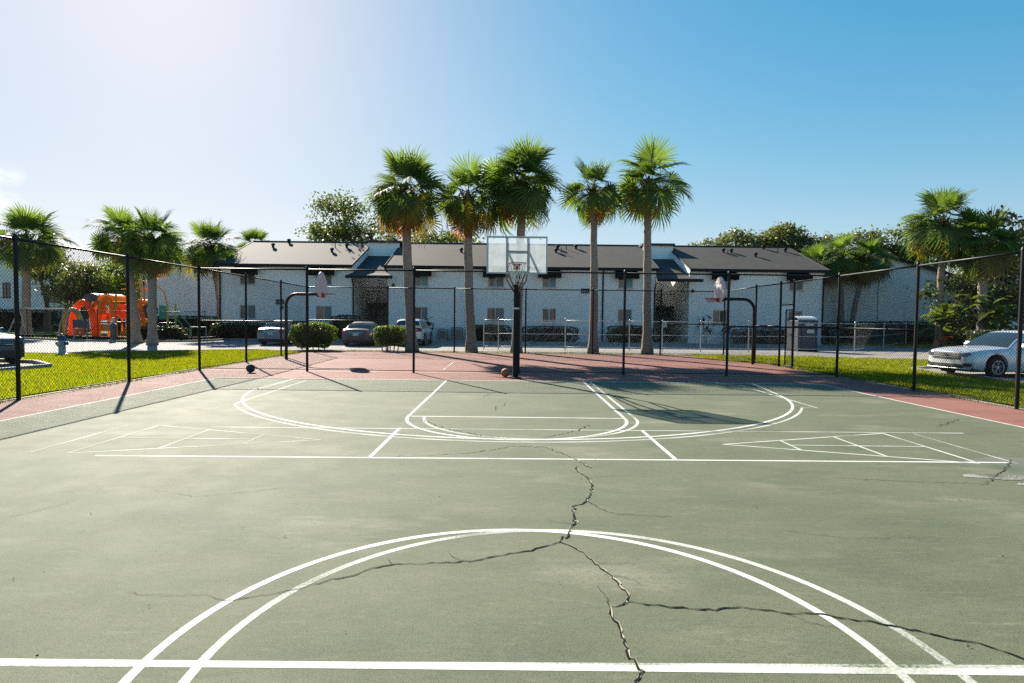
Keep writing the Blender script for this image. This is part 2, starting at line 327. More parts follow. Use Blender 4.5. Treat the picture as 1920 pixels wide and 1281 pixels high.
# ------------------------------------------------------------------ the setting: ground, courts, lots
FX0, FX1, FY = -9.5, 9.95, 17.72          # main court fence: left, right, far
BX0, BX1, BY = -9.85, 10.2, 28.15         # back court fence: left, right, far
struct('ground', MB().poly([(-900, -300, -.06), (900, -300, -.06), (900, 1500, -.06), (-900, 1500, -.06)]), m_soil)
court = struct('court', MB().poly([(-7.9, -14, 0), (8.3, -14, 0), (8.3, 15.64, 0), (-7.9, 15.64, 0)]), m_green)
mb = MB()
mb.poly([(FX0 - .12, -14, -.004), (-7.9, -14, -.004), (-7.9, 15.64, -.004), (FX0 - .12, 15.64, -.004)])
mb.poly([(8.3, -14, -.004), (FX1 + .12, -14, -.004), (FX1 + .12, 15.64, -.004), (8.3, 15.64, -.004)])
mb.poly([(FX0 - .12, 15.64, -.004), (FX1 + .12, 15.64, -.004), (FX1 + .12, FY + .05, -.004), (FX0 - .12, FY + .05, -.004)])
mb.poly([(FX0 - .05, FY + .05, -.004), (FX1 + .05, FY + .05, -.004), (FX1 + .1, 22.9, -.004), (9.3, 24.2, -.004), (8.9, 25.5, -.004), (8.2, 28.0, -.004), (BX0 + .9, 28.0, -.004), (BX0 + .1, 27.0, -.004)])
red = struct('court_surround', mb, m_red)
edge = MB()
for (x0, y0, x1, y1) in ((FX0 - .12, -14, FX0 - .12, FY), (FX1 + .12, -14, FX1 + .12, FY)):
    edge.box(min(x0, x0) - .03, x0 + .03, y0, y1, -.06, .012)
edge.build('slab_edge', m_kerb, red)

def ribbon(pts, w, z, closed=False):
    pts = [Vector((p[0], p[1], 0)) for p in pts]; n = len(pts); V = []; F = []
    for i, p in enumerate(pts):
        a = pts[(i - 1) % n] if closed or i else p; b = pts[(i + 1) % n] if closed or i < n - 1 else p
        t = (b - a).normalized(); s = Vector((-t.y, t.x, 0)) * (w / 2 if not isinstance(w, list) else w[i] / 2)
        V += [(p.x + s.x, p.y + s.y, z), (p.x - s.x, p.y - s.y, z)]
    for i in range(n if closed else n - 1):
        j = (i + 1) % n; F.append((2 * i, 2 * i + 1, 2 * j + 1, 2 * j))
    return V, F
_lz = [0.0008]
def line(pts, mat=m_line, w=.05, closed=False, par=None):
    _lz[0] += .00005
    V, F = ribbon(pts, w, _lz[0], closed); return MB().add(V, F).build('painted_line', mat, par or court)
def arc(cx, cy, r, a0, a1, n=72): return [(cx + r * math.cos(R(a0 + (a1 - a0) * i / n)), cy + r * math.sin(R(a0 + (a1 - a0) * i / n))) for i in range(n + 1)]
YB, XC, YH = 15.62, .10, 2.745
# older, faded set first (slightly lower), then the repainted set
fx = .32
line([(-7.8, YH - .075), (8.2, YH + .085)], m_faded, .055)
line(arc(fx + .02, YH - .01, 1.82, 0, 360, 96)[:-1], m_faded, .052, True)
line([(fx + 1.83 - .05, YB), (fx + 1.83 - .05, 9.9)] + arc(fx, 9.84, 1.78, 0, -180) , m_faded, .05)
line([(5.95, YB - .4), (5.95, 11.3)] + arc(fx - .2, 14.0, 6.15, -26, -150) + [(-5.25, 11.2), (-5.35, YB - .5)], m_faded, .05)
line([(-7.9, -14), (-7.9, YB)], m_line, .05); line([(8.3, -14), (8.3, YB)], m_line, .05)
line([(-7.9, YB), (8.3, YB)], m_line, .05)
line([(-7.87, YH - .02), (8.27, YH + .005)], m_line, .052)
line(arc(.06, YH, 1.81, 0, 360, 96)[:-1], m_line, .052, True)
line([(-1.74, YB - .03), (-1.74, 9.83)] + arc(.09, 9.83, 1.83, 180, 360) + [(1.92, 9.83), (1.92, YB - .03)], m_line, .052)
line([(-1.70, 9.83), (1.89, 9.83)], m_line, .05)
line([(-5.80, YB - .03), (-5.80, 13.3)] + arc(.12, 14.02, 6.0, 186, 354) + [(6.10, 13.3), (6.45, YB - .03)], m_line, .052)
# shuffleboard court lying across the key
XS, YS = .15, 6.93
line([(-4.9, YS - .10), (6.0, YS + .06)], m_line, .045)
line([(-4.5, YS + 1.74), (6.9, YS + 1.92)], m_faded, .04)
for sx in (-1, 1):
    line([(XS + sx * 1.83, YS), (XS + sx * 1.83, YS + 1.83)], m_line, .05)
    t0 = XS + sx * 2.72; mt = m_line if sx > 0 else m_gone; yc = YS + .915
    mt2 = m_faded if sx > 0 else m_gone
    for sy in (-1, 1): line([(t0, yc), (t0 + sx * 2.74, yc + sy * .915)], mt2, .04)
    line([(t0 + sx * .91, yc), (t0 + sx * 2.74, yc)], mt2, .04)
    for d in (.91, 1.83, 2.74):
        line([(t0 + sx * d, yc - .915 * d / 2.74), (t0 + sx * d, yc + .915 * d / 2.74)], mt2, .04)
    line([(t0 + sx * 3.2, yc - .915), (t0 + sx * 3.2, yc + .915)], m_gone, .04)
# second small court on the red slab
for pts in ([(-2.2, 18.6), (-2.2, 22.4)], [(3.2, 20.6), (5.6, 18.9)], [(2.0, 22.9), (4.9, 22.9)], [(1.4, 24.6), (2.0, 22.9)], [(-4.6, 18.7), (-1.0, 23.6)], [(-1.0, 23.6), (-1.6, 25.2)], [(-5.2, 25.2), (-1.6, 25.2)], [(1.4, 24.6), (6.4, 24.6)]):
    line(pts, m_faded, .05, par=red)

# cracks
def crack(pts, w0, w1, jag=.016, chip=False, seed=0):
    r_ = random.Random(seed); P = []
    for (a, b) in zip(pts[:-1], pts[1:]):
        n = max(2, int(math.dist(a, b) / .035))
        for i in range(n):
            t = i / n; P.append((a[0] + (b[0] - a[0]) * t + r_.gauss(0, jag) * .45, a[1] + (b[1] - a[1]) * t + r_.gauss(0, jag)))
    P.append(pts[-1]); m = len(P)
    ws = [max(.0012, (w0 + (w1 - w0) * i / m) * r_.uniform(.35, 1.35)) for i in range(m)]
    _lz[0] += .00003
    V, F = ribbon(P, ws, .0012 + _lz[0]); MB().add(V, F).build('crack', m_crack, court)
    if chip:
        P2 = [(x + .006 + r_.gauss(0, .003), y + .007 + r_.gauss(0, .003)) for x, y in P]; w2 = [w * r_.choice((.1, .2, .3, 1.0, 1.5, 2.0)) for w in ws]
        V, F = ribbon(P2, w2, .0033); MB().add(V, F).build('crack_edge', m_chip, court)
crack([(.74, 6.57), (.73, 6.34), (.81, 6.08), (.82, 5.83), (.75, 5.47), (.71, 5.31), (.58, 5.15), (.53, 4.87), (.53, 4.7), (.44, 4.46), (.37, 4.31)], .016, .018, .022, True, 1)
crack([(.37, 4.31), (.13, 4.14), (-.06, 4.05), (-.31, 3.94), (-.6, 3.9), (-.78, 3.89), (-.91, 3.82), (-1.02, 3.7), (-1.13, 3.64), (-1.29, 3.51), (-1.45, 3.43), (-1.67, 3.35)], .014, .007, .007, False, 2)
crack([(-1.67, 3.35), (-1.83, 3.43), (-1.98, 3.41), (-2.29, 3.44)], .003, .002, .008, False, 3)
crack([(.37, 4.31), (.48, 4.2), (.54, 4.06), (.6, 3.91), (.66, 3.75), (.69, 3.61), (.72, 3.49), (.7, 3.41)], .010, .013, .014, True, 4)
crack([(.7, 3.41), (.58, 3.34), (.57, 3.26), (.6, 3.12), (.59, 2.94), (.6, 2.82), (.64, 2.72), (.59, 2.62), (.5, 2.3)], .012, .012, .012, True, 5)
crack([(.70, 3.41), (.81, 3.36), (1.01, 3.33), (1.19, 3.31), (1.26, 3.34), (1.47, 3.33), (1.59, 3.28), (1.76, 3.28), (1.91, 3.22), (2.08, 3.17), (2.22, 3.11), (2.34, 3.03), (2.45, 2.99), (2.52, 2.92), (2.57, 2.85), (2.9, 2.6)], .012, .012, .006, False, 6)
crack([(.71, 5.31), (.79, 5.09), (.93, 4.95), (1.37, 4.9)], .007, .004, .01, False, 7)
crack([(.91, 6.46), (.82, 6.74), (.67, 7.14), (.43, 7.57), (.01, 7.55), (-.51, 7.16), (-1.39, 6.95)], .012, .004, .02, True, 8)
crack([(6.17, 7.15), (5.79, 6.74), (5.32, 6.35), (4.97, 6.03)], .012, .010, .02, False, 9)
crack([(4.97, 6.03), (4.71, 6.06), (4.18, 6.1), (3.45, 6.21)], .008, .004, .012, False, 10)
crack([(-1.46, 9.46), (-1.04, 8.83), (-.44, 8.22), (.01, 8.02)], .010, .008, .03, False, 11)
crack([(.46, 8.12), (.97, 8.69), (1.24, 9.19)], .010, .012, .03, False, 12)
crack([(-.28, 10.53), (-.31, 11.05), (-.14, 11.15), (-.12, 11.55)], .010, .008, .02, False, 13)
crack([(-4.6, 4.5), (-4.14, 4.68), (-4.03, 4.81), (-3.95, 4.99), (-3.89, 5.13)], .003, .0025, .012, False, 14)
crack([(.55, 3.59), (.58, 3.47), (.58, 3.36)], .004, .004, .008, False, 15)
crack([(-.6, 12.4), (-.45, 12.9)], .01, .01, .03, False, 16)
crack([(6.9, 9.4), (7.8, 10.1)], .012, .01, .03, False, 17)
for k, pts in enumerate(([(.6, 3.91), (.72, 3.95), (.86, 3.93)], [(.53, 4.7), (.40, 4.72), (.30, 4.80)], [(-.31, 3.94), (-.42, 4.03), (-.44, 4.12)], [(1.59, 3.28), (1.66, 3.18), (1.80, 3.12)], [(.66, 3.75), (.80, 3.70), (.83, 3.62)], [(.81, 6.08), (1.1, 6.2), (1.5, 6.15)], [(-2.2, 5.6), (-2.9, 5.3), (-3.4, 5.5)], [(2.2, 4.6), (2.6, 4.45), (3.3, 4.5)], [(-.78, 3.89), (-.84, 3.97)])):
    crack(pts, .004, .002, .009, False, 60 + k)
# bare cement patches at the right edge
def blob(cx, cy, rx, ry, z, seed, n=40):
    r_ = random.Random(seed); ph = [r_.uniform(0, 6.3) for _ in range(6)]
    return [(cx + rx * (1 + sum(.16 / (k + 1) * math.sin((k + 2) * a + ph[k]) for k in range(6)) + r_.uniform(-.05, .05)) * math.cos(a),
             cy + ry * (1 + sum(.16 / (k + 1) * math.cos((k + 2) * a + ph[k]) for k in range(6)) + r_.uniform(-.05, .05)) * math.sin(a), z) for a in [2 * math.pi * i / n for i in range(n)]]
m_grime = paint_mat('grey_stain', GREEN, (.155, .150, .135), .75, 1.15)
for i, (cx, cy, rx, ry) in enumerate(((5.35, 6.32, .38, .10), (6.1, 6.0, .75, .16))): MB().poly(blob(cx, cy, rx, ry,   .0036 + i * .0003, 40 + i)).build('cement_patch', m_patch, court)
for i, (cx, cy, rx, ry) in enumerate(((6.3, 6.75, .9, .45),)): MB().poly(blob(cx, cy, rx, ry, .0004 + i * .0002, 50 + i)).build('stain', m_grime, court)
# scattered leaf bits and grit
V = []; F = []
for i in range(80):
    x, y = rng.uniform(-6.5, 6.5), rng.uniform(2.2, 14) if i % 3 else rng.uniform(2.2, 6); s = rng.uniform(.003, .009); a = rng.uniform(0, 6.28); o = len(V)
    for k in range(5): V.append((x + s * math.cos(a + k * 1.257) * rng.uniform(.6, 1.5), y + s * math.sin(a + k * 1.257), .006 + (k % 2) * .006))
    F.append([o, o + 1, o + 2, o + 3, o + 4])
mb = MB(); mb.v = V; mb.f = F
lit = tag(mb.build('leaf_litter', m_dirt, None, kind='stuff'), 'tiny dark leaf bits and grit scattered over the court', 'debris')

# asphalt lot behind the courts and the bays at both sides
lot = struct('parking_lot', MB().poly([(-60, 24.9, -.035), (-19.4, 24.6, -.035), (-15.5, 27.6, -.035), (-12.5, 29.0, -.035), (13.5, 29.0, -.035), (22, 26.2, -.035), (60, 26.2, -.035), (60, 36.5, -.035), (24.0, 40.5, -.035), (-19.6, 40.5, -.035), (-20.0, 37.2, -.035), (-23, 35.6, -.035), (-27, 36.0, -.035), (-31.6, 38.4, -.035), (-60, 39, -.035)]), m_asph)
struct('parking_bay', MB().poly([(14.6, 8, -.030), (60, 8, -.030), (60, 26.3, -.030), (22, 26.3, -.030), (14.8, 21.5, -.030)]), m_asph).name = 'parking_bay_right'
struct('parking_bay', MB().poly([(-60, 10, -.030), (-15.0, 13, -.030), (-14.6, 18.4, -.030), (-16.2, 19.8, -.030), (-20, 20.8, -.030), (-60, 20.8, -.030)]), m_asph).name = 'parking_bay_left'
def kerb(pts, name='kerb', w=.15, z0=-.05, z1=.085):
    mb = MB(); P = [Vector((p[0], p[1], 0)) for p in pts]
    V, F = ribbon(pts, w, 0); n = len(pts); vs = [(x, y, z0) for x, y, _ in V] + [(x, y, z1) for x, y, _ in V]; fs = []
    m = len(V)
    for i in range(n - 1):
        a, b, c, d = 2 * i, 2 * i + 1, 2 * i + 3, 2 * i + 2
        fs += [(m + a, m + b, m + c, m + d), (a, d, m + d, m + a), (b, m + b, m + c, c)]
    fs += [(0, m, m + 1, 1), (2 * n - 2, 2 * n - 1, m + 2 * n - 1, m + 2 * n - 2)]
    o = mb.add(vs, fs).build(name, m_kerb, None, kind='structure'); return o
kerb([(-19.6, 40.5), (24.0, 40.5), (60, 36.5)])
kerb([(-60, 39), (-31.6, 38.4), (-27, 36.0), (-23, 35.6), (-20.0, 37.2), (-19.6, 40.5)])
kerb([(-60, 24.9), (-19.4, 24.6), (-15.5, 27.6), (-12.5, 29.0)], z1=.02)
kerb([(-60, 20.8), (-20, 20.8), (-16.2, 19.8), (-14.6, 18.4), (-15.0, 13)])
kerb([(14.6, 8), (14.8, 21.5), (22, 26.2), (60, 26.2)], z1=.04)
struct('planting_bed', MB().poly([(-19.5, 40.58, -.01), (24.0, 40.58, -.01), (24.0, 43.1, -.01), (-19.5, 43.1, -.01)]), m_bed)
struct('playground_mulch', MB().poly([(-60, 40.5, .0), (-31.0, 39.6, .0), (-27, 37.4, .0), (-23, 37.0, .0), (-20.6, 38.6, .0), (-20.3, 45, .0), (-60, 46, .0)]), m_mulch)
mb = MB(); V, F = ribbon([(-60, 40.5), (-31.0, 39.6), (-27, 37.4), (-23, 37.0), (-20.6, 38.6), (-20.3, 45)], .12, 0)
struct('playground_border', mb.add([(x, y, .22) for x, y, z in V] + [(x, y, -.06) for x, y, z in V], F + [(f[0], f[3], f[3] + len(V), f[0] + len(V)) for f in F] + [(f[1], f[1] + len(V), f[2] + len(V), f[2]) for f in F]), m_trim)

# lawns: one mass of blades
def in_poly(X, Y, P):
    ins = np.zeros(len(X), bool); n = len(P); j = n - 1
    for i in range(n):
        xi, yi = P[i]; xj, yj = P[j]
        c = ((yi > Y) != (yj > Y)) & (X < (xj - xi) * (Y - yi) / (yj - yi + 1e-9) + xi); ins ^= c; j = i
    return ins
def blades(polys, dens, h0, h1, wd, z=-.055):
    VV = []; 
    for P, k in polys:
        P_ = np.array(P); lo, hi = P_.min(0), P_.max(0); n = int((hi - lo).prod() * dens * k)
        X = nr.uniform(lo[0], hi[0], n); Y = nr.uniform(lo[1], hi[1], n); ok = in_poly(X, Y, P); X, Y = X[ok], Y[ok]; n = len(X)
        a = nr.uniform(0, 2 * np.pi, n); h = nr.uniform(h0, h1, n) * (.75 + .5 * np.sin(X * 2.1 + 1.3 * np.sin(Y * 1.7)) ** 2); l = nr.uniform(-.5, .5, (n, 2)) * h[:, None]; w = nr.uniform(.6, 1.3, n) * wd
        b0 = np.stack([X - np.cos(a) * w, Y - np.sin(a) * w, np.full(n, z)], 1); b1 = np.stack([X + np.cos(a) * w, Y + np.sin(a) * w, np.full(n, z)], 1)
        t = np.stack([X + l[:, 0], Y + l[:, 1], z + h], 1); VV.append(np.stack([b0, b1, t], 1).reshape(-1, 3))
    V = np.concatenate(VV); return V, np.arange(len(V)).reshape(-1, 3)
LAWN_L = [(-9.68, 7), (-9.68, 17.7), (-10.05, 28.2), (-12.5, 28.9), (-15.5, 27.4), (-19.4, 24.5), (-30, 24.7), (-30, 21), (-20, 21), (-16.1, 20), (-14.5, 18.5), (-14.9, 13), (-14, 7)]
LAWN_R = [(10.15, 6), (14.5, 6), (14.7, 21.6), (21.8, 26.2), (13.5, 28.85), (9.0, 28.85), (8.4, 27.6), (9.4, 24.2), (10.1, 22.9)]
LAWN_P = [(-50, 39.1), (-31.6, 38.6), (-27, 36.2), (-23, 35.8), (-20.2, 37.4), (-19.8, 41.5), (-20.4, 41.5), (-20.7, 38.5), (-23, 36.9), (-27, 37.3), (-31, 39.5), (-50, 40.4)]
LAWN_F = [(24.2, 40.7), (60, 36.8), (60, 49), (24.2, 49)]
V, F = blades([(LAWN_L, 1), (LAWN_R, 1)], 620, .05, .105, .011)
tag(put('lawn_grass', quick('lawn_grass', V, F, m_grass), None, 'stuff'), 'bright green sunlit lawn grass either side of the court fences', 'grass')
V, F = blades([(LAWN_P, 1), (LAWN_F, .6)], 160, .08, .16, .03)
tag(put('far_lawn_grass', quick('far_lawn_grass', V, F, m_grass), None, 'stuff'), 'green grass beyond the driveway by the playground and far right building', 'grass')
fr = []
for x0, x1, y0, y1, k in ((-9.75, -9.42, 5, 17.7, 1), (9.9, 10.2, 5, 17.7, .8), (-9.8, 9.9, 28.05, 28.95, .35), (-9.95, -9.5, 17.7, 28.1, .6), (9.3, 10.1, 23.5, 28, .6)):
    fr.append(([(x0, y0), (x1, y0), (x1, y1), (x0, y1)], k))
V, F = blades(fr + [(LAWN_L, .10), (LAWN_R, .16)], 700, .04, .12, .010, -.045)
tag(put('fence_line_weeds', quick('fence_line_weeds', V, F, m_grassdry), None, 'stuff'), 'ragged dry weeds growing along the foot of the fences', 'weeds')

# ------------------------------------------------------------------ apartment building across the lot
BLX, BRX, WY, RY = -21.55, 22.85, 43.0, 49.0        # left end, right end, front wall, ridge
EZ, RZ = 5.42, 7.86
def roofz(y): return EZ + (RZ - EZ) * (y - 42.5) / (RY - 42.5)
apt = thing('apartment_building', 'long white two-storey apartment block with dark shingle roof behind the palms', 'building', (.65, WY, 0), world=True)
WIN2 = [(-20.02, -18.92), (-14.46, -13.29), (-7.22, -6.2), (-1.81, -.65), (2.18, 3.18), (7.74, 8.82), (14.83, 16.01), (20.31, 21.33)]
WIN1 = [(-20.06, -18.9), (-14.47, -13.29), (-7.21, -6.23), (-1.87, -.62), (2.18, 3.22), (7.75, 8.79), (14.74, 15.77), (20.31, 21.33)]
SEC = [(BLX, -11.76), (-9.18, 10.49), (12.96, BRX)]
def wall_with_holes(x0, x1, z0, z1, y, holes, d=.12):
    """front wall sheet cut round its windows, with reveals"""
    mb = MB(); xs = sorted({x0, x1, *[h[0] for h in holes], *[h[1] for h in holes]}); zs = sorted({z0, z1, *[h[2] for h in holes], *[h[3] for h in holes]})
    for a, b in zip(xs[:-1], xs[1:]):
        for c, e in zip(zs[:-1], zs[1:]):
            mx, mz = (a + b) / 2, (c + e) / 2
            if any(h[0] < mx < h[1] and h[2] < mz < h[3] for h in holes): continue
            mb.quad((a, y, c), (b, y, c), (b, y, e), (a, y, e))
    for h in holes:
        a, b, c, e = h
        mb.quad((a, y, c), (a, y, e), (a, y + d, e), (a, y + d, c)); mb.quad((b, y, c), (b, y + d, c), (b, y + d, e), (b, y, e))
        mb.quad((a, y, c), (a, y + d, c), (b, y + d, c), (b, y, c)); mb.quad((a, y, e), (b, y, e), (b, y + d, e), (a, y + d, e))
    return mb
def window(x0, x1, z0, z1, y, par, blind=None, split=True, fr=m_frame):
    w = MB(); t = .05
    w.box(x0, x0 + t, y, y + .06, z0, z1); w.box(x1 - t, x1, y, y + .06, z0, z1); w.box(x0 + t, x1 - t, y, y + .06, z0, z0 + t); w.box(x0 + t, x1 - t, y, y + .06, z1 - t, z1)
    xm = (x0 + x1) / 2
    if split: w.box(xm - .03, xm + .03, y - .004, y + .056, z0 + t, z1 - t)
    o = w.build('window', fr, par)
    for a, b, mt in ((x0 + t, xm - .03, m_pane), (xm + .03, x1 - t, blind or m_pane)):
        MB().box(a, b, y + .03, y + .04, z0 + t, z1 - t).build('pane', mt, o)
    MB().box(x0 - .06, x1 + .06, y - .17, y - .12, z0 - .07, z0 - .005).build('sill', fr, o)
    return o
for k, (x0, x1) in enumerate(SEC):
    hs = [(a, b, 3.98, 5.0) for a, b in WIN2 if x0 < a < x1] + [(a, b, 1.42, 2.45) for a, b in WIN1 if x0 < a < x1]
    mb = wall_with_holes(x0, x1, -.05, EZ, WY, hs)
    yb = 55.0
    for xe in (x0, x1):           # end walls up to the roof slope
        mb.poly([(xe, WY, -.05), (xe, WY, roofz(WY) - .12), (xe, RY, RZ - .12), (xe, yb, roofz(WY) - .12), (xe, yb, -.05)])
    mb.quad((x0, WY, EZ), (x1, WY, EZ), (x1, WY, roofz(WY) - .12), (x0, WY, roofz(WY) - .12))
    mb.quad((x0, yb, -.05), (x1, yb, -.05), (x1, yb, EZ), (x0, yb, EZ))
    mb.build('wall', m_wall, apt)
    # roof: two slopes with thickness, rakes over the end walls
    o0 = .12 if k == 0 else .10; o1 = .12 if k == 2 else .10; a, b = x0 - o0, x1 + o1
    rf = MB(); t = .10
    for s in (0, 1):
        ye = 42.5 if s == 0 else 55.5
        rf.add([(a, ye, EZ), (b, ye, EZ), (b, RY, RZ), (a, RY, RZ), (a, ye, EZ - t), (b, ye, EZ - t), (b, RY, RZ - t), (a, RY, RZ - t)],
               [(0, 1, 2, 3), (7, 6, 5, 4), (0, 3, 7, 4), (1, 5, 6, 2)])
    roof = rf.build('roof', m_shingle, apt)
    MB().box(a - .01, b + .01, 42.44, 42.5, EZ - .20, EZ + .02).build('fascia', m_trim, roof)
    MB().box(a, b, 42.51, 42.99, EZ - .17, EZ - .13).build('soffit', m_wall, roof)
    for xe in (a - .02, b - .02):
        rk = MB(); rk.add([(xe, 42.44, EZ - .12), (xe, RY, RZ - .12), (xe, RY, RZ + .03), (xe, 42.44, EZ + .03), (xe + .04, 42.44, EZ - .12), (xe + .04, RY, RZ - .12), (xe + .04, RY, RZ + .03), (xe + .04, 42.44, EZ + .03)],
               [(3, 2, 1, 0), (4, 5, 6, 7), (0, 1, 5, 4), (2, 3, 7, 6), (1, 2, 6, 5), (0, 4, 7, 3)]); rk.build('rake_board', m_trim, roof)
    MB().tube([(a, RY, RZ + .01), (b, RY, RZ + .01)], .07, 6).build('ridge_cap', m_shingled, roof)
    vents = {0: [(-19.3, 47.2), (-18.6, 48.7), (-14.3, 47.2), (-14.2, 46.0), (-13.4, 47.3)], 1: [(-4.1, 46.4), (3.6, 47.6), (4.3, 47.6), (5.1, 47.8), (3.4, 46.6), (3.8, 46.5)], 2: [(16.9, 47.2), (17.5, 47.1), (17.0, 46.5), (19.0, 46.0), (20.6, 48.4), (21.3, 47.3), (22.0, 47.5)]}[k]
    for i, (vx, vy) in enumerate(vents):
        z = roofz(vy)
        if i % 3 == 2: MB().tube([(vx, vy, z - .05), (vx, vy, z + .42)], .035, 8).build('vent_pipe', m_trim, roof)
        else: MB().lathe((vx, vy, z - .08), [(.001, 0), (.10, .0), (.10, .25), (.17, .26), (.17, .34), (.10, .40), (.001, .41)], 10).build('roof_vent', m_trim, roof)
blinds = {0: None, 1: m_blind, 2: m_teal, 3: m_blind, 4: m_teal, 5: m_teal, 6: m_hedge, 7: m_blind}
for i, (a, b) in enumerate(WIN2):
    window(a, b, 3.98, 5.0, WY + .05, apt, [m_pane, m_blind, m_teal, m_blind, m_teal, m_teal, m_pane, m_blind][i])
    # shed awning: sloped top, triangular cheeks, valance
    x0, x1 = a - .36, b + .34; zt, zb, pr = 5.40, 4.95, .70
    m = MB().add([(x0 + .14, WY - .004, zt), (x1 - .14, WY - .004, zt), (x1, WY - pr, zb), (x0, WY - pr, zb), (x0, WY - pr, zb - .30), (x1, WY - pr, zb - .30), (x0 + .14, WY - .004, zb - .30), (x1 - .14, WY - .004, zb - .30)],
                 [(0, 3, 2, 1), (3, 4, 5, 2), (0, 6, 4, 3), (1, 2, 5, 7)])
    m.build('awning', m_awn, apt)
for i, (a, b) in enumerate(WIN1):
    window(a, b, 1.42, 2.45, WY + .05, apt, [m_blind, m_blind, m_blind, m_blind, m_pane, m_blind, m_hedge, m_pane][i], True, m_frame if i != 4 else m_wall)
for x, z1 in ((BLX + .08, 5.3), (-11.70, 4.4), (-3.35, 5.3), (6.62, 5.3), (10.42, 4.3), (BRX - .08, 5.3)):
    MB().tube([(x, 42.6, z1 + .02), (x, 42.75, z1 - .15), (x, WY - .07, z1 - .32), (x, WY - .07, .25), (x, WY - .2, .08)], .055, 8).build('downspout', m_trim, apt)
def number_sign(x, z, w=.6, h=.34):
    o = MB().cbox(x - w / 2, x + w / 2, WY - .05, WY - .004, z - h / 2, z + h / 2, .01).build('number_sign', m_trim, apt)
    g = MB()
    for k in range(3):      # light figures, too small to read
        xx = x - w * .3 + k * w * .3; g.box(xx - .05, xx + .05, WY - .062, WY - .052, z + .06, z + .10); g.box(xx - .05, xx - .01, WY - .062, WY - .052, z - .10, z + .06); g.box(xx - .01, xx + .05, WY - .062, WY - .052, z - .10, z - .06)
    g.build('figures', m_frame, o)
number_sign(-17.1, 2.70); number_sign(5.32, 3.76)
for x, z in ((-16.95, 2.32), (13.2, 3.85), (-8.75, 4.05)):
    l_ = MB().box(x - .07, x + .07, WY - .05, WY - .002, z - .1, z + .1).build('wall_lamp', m_trim, apt)
    MB().lathe((x, WY - .14, z - .14), [(.001, 0), (.07, .02), (.09, .14), (.05, .22), (.001, .24)], 10).build('lamp_head', m_trim, l_)
# breezeways with stairs, each under its own lower shed roof
for x0, x1, side in ((-11.76, -9.18, 0), (10.49, 12.96, 1)):
    br = MB(); a, b = x0 + .02, x1 - .02
    br.add([(x0 - .12, 41.75, 4.62), (x1 + .55, 41.75, 4.62), (b, 43.0, 4.92), (b, 47.5, 6.62), (a, 47.5, 6.62), (a, 43.0, 4.92)], [(0, 1, 2, 5), (5, 2, 3, 4)])
    br.add([(x0 - .12, 41.75, 4.50), (x1 + .55, 41.75, 4.50), (b, 42.98, 4.80), (a, 42.98, 4.80)], [(3, 2, 1, 0)])
    br.build('breezeway_roof', m_shingled, apt)
    MB().box(x0 - .16, x1 + .6, 41.66, 41.75, 4.42, 4.64).build('gutter', m_trim, apt)
    MB().box(a, b, 47.5, 47.6, 6.5, 7.68).build('clerestory_wall', m_wall, apt)
    MB().box(a - .1, b + .1, 47.3, 49.2, 7.70, 7.86).build('ridge_band', m_shingled, apt)
    MB().box(a, b, 50.9, 51.0, -.05, 6.8).build('breezeway_back_wall', m_inner, apt)
    for xs_, sg in ((x0 + .004, 1), (x1 - .004, -1)):
        MB().box(min(xs_, xs_ + sg * .02), max(xs_, xs_ + sg * .02), 43.05, 50.9, 0, 4.9).build('breezeway_side_wall', m_inner, apt)
    MB().box(a + .03, b - .03, 46.8, 50.9, 2.62, 2.80).build('landing', m_stair, apt)
    MB().box(a + .03, b - .03, 43.0, 50.9, -.04, .06).build('walkway', m_kerb, apt)
    sx0, sx1 = (x0 + 1.15, x1 - .25) if side == 0 else (x0 + .2, x1 - 1.3)
    st = MB()
    for k in range(15): st.box(sx0, sx1, 43.3 + k * .235, 43.3 + k * .235 + .27, .08 + k * .175, .13 + k * .175)
    stairs = st.build('stair_flight', m_stair, apt)
    for xx in (sx0 - .05, sx1 + .01):
        MB().add([(xx, 43.2, -.02), (xx, 46.85, 2.66), (xx, 46.85, 2.96), (xx, 43.2, .28), (xx + .04, 43.2, -.02), (xx + .04, 46.85, 2.66), (xx + .04, 46.85, 2.96), (xx + .04, 43.2, .28)], [(0, 1, 2, 3), (7, 6, 5, 4), (3, 2, 6, 7), (0, 4, 5, 1), (0, 3, 7, 4)]).build('stringer', m_stair, stairs)
        h = MB().tube([(xx + .02, 43.2, 1.05), (xx + .02, 46.85, 3.75)], .025, 6)
        for q in range(8): h.tube([(xx + .02, 43.3 + q * .48, .15 + q * .355), (xx + .02, 43.3 + q * .48, 1.1 + q * .355)], .012, 5)
        h.build('handrail', m_stair, stairs)
    rl = MB().tube([(a + .05, 46.75, 3.75), (sx0 if side == 0 else b - .05, 46.75, 3.75)], .025, 6)
    for q in range(9): xx = a + .08 + q * (1.0 / 8); rl.tube([(xx, 46.75, 2.8), (xx, 46.75, 3.75)], .012, 5)
    rl.build('landing_rail', m_stair, apt)
MB().box(11.05, 11.35, 42.9, 42.94, 1.15, 1.6).build('notice', m_frame, apt)

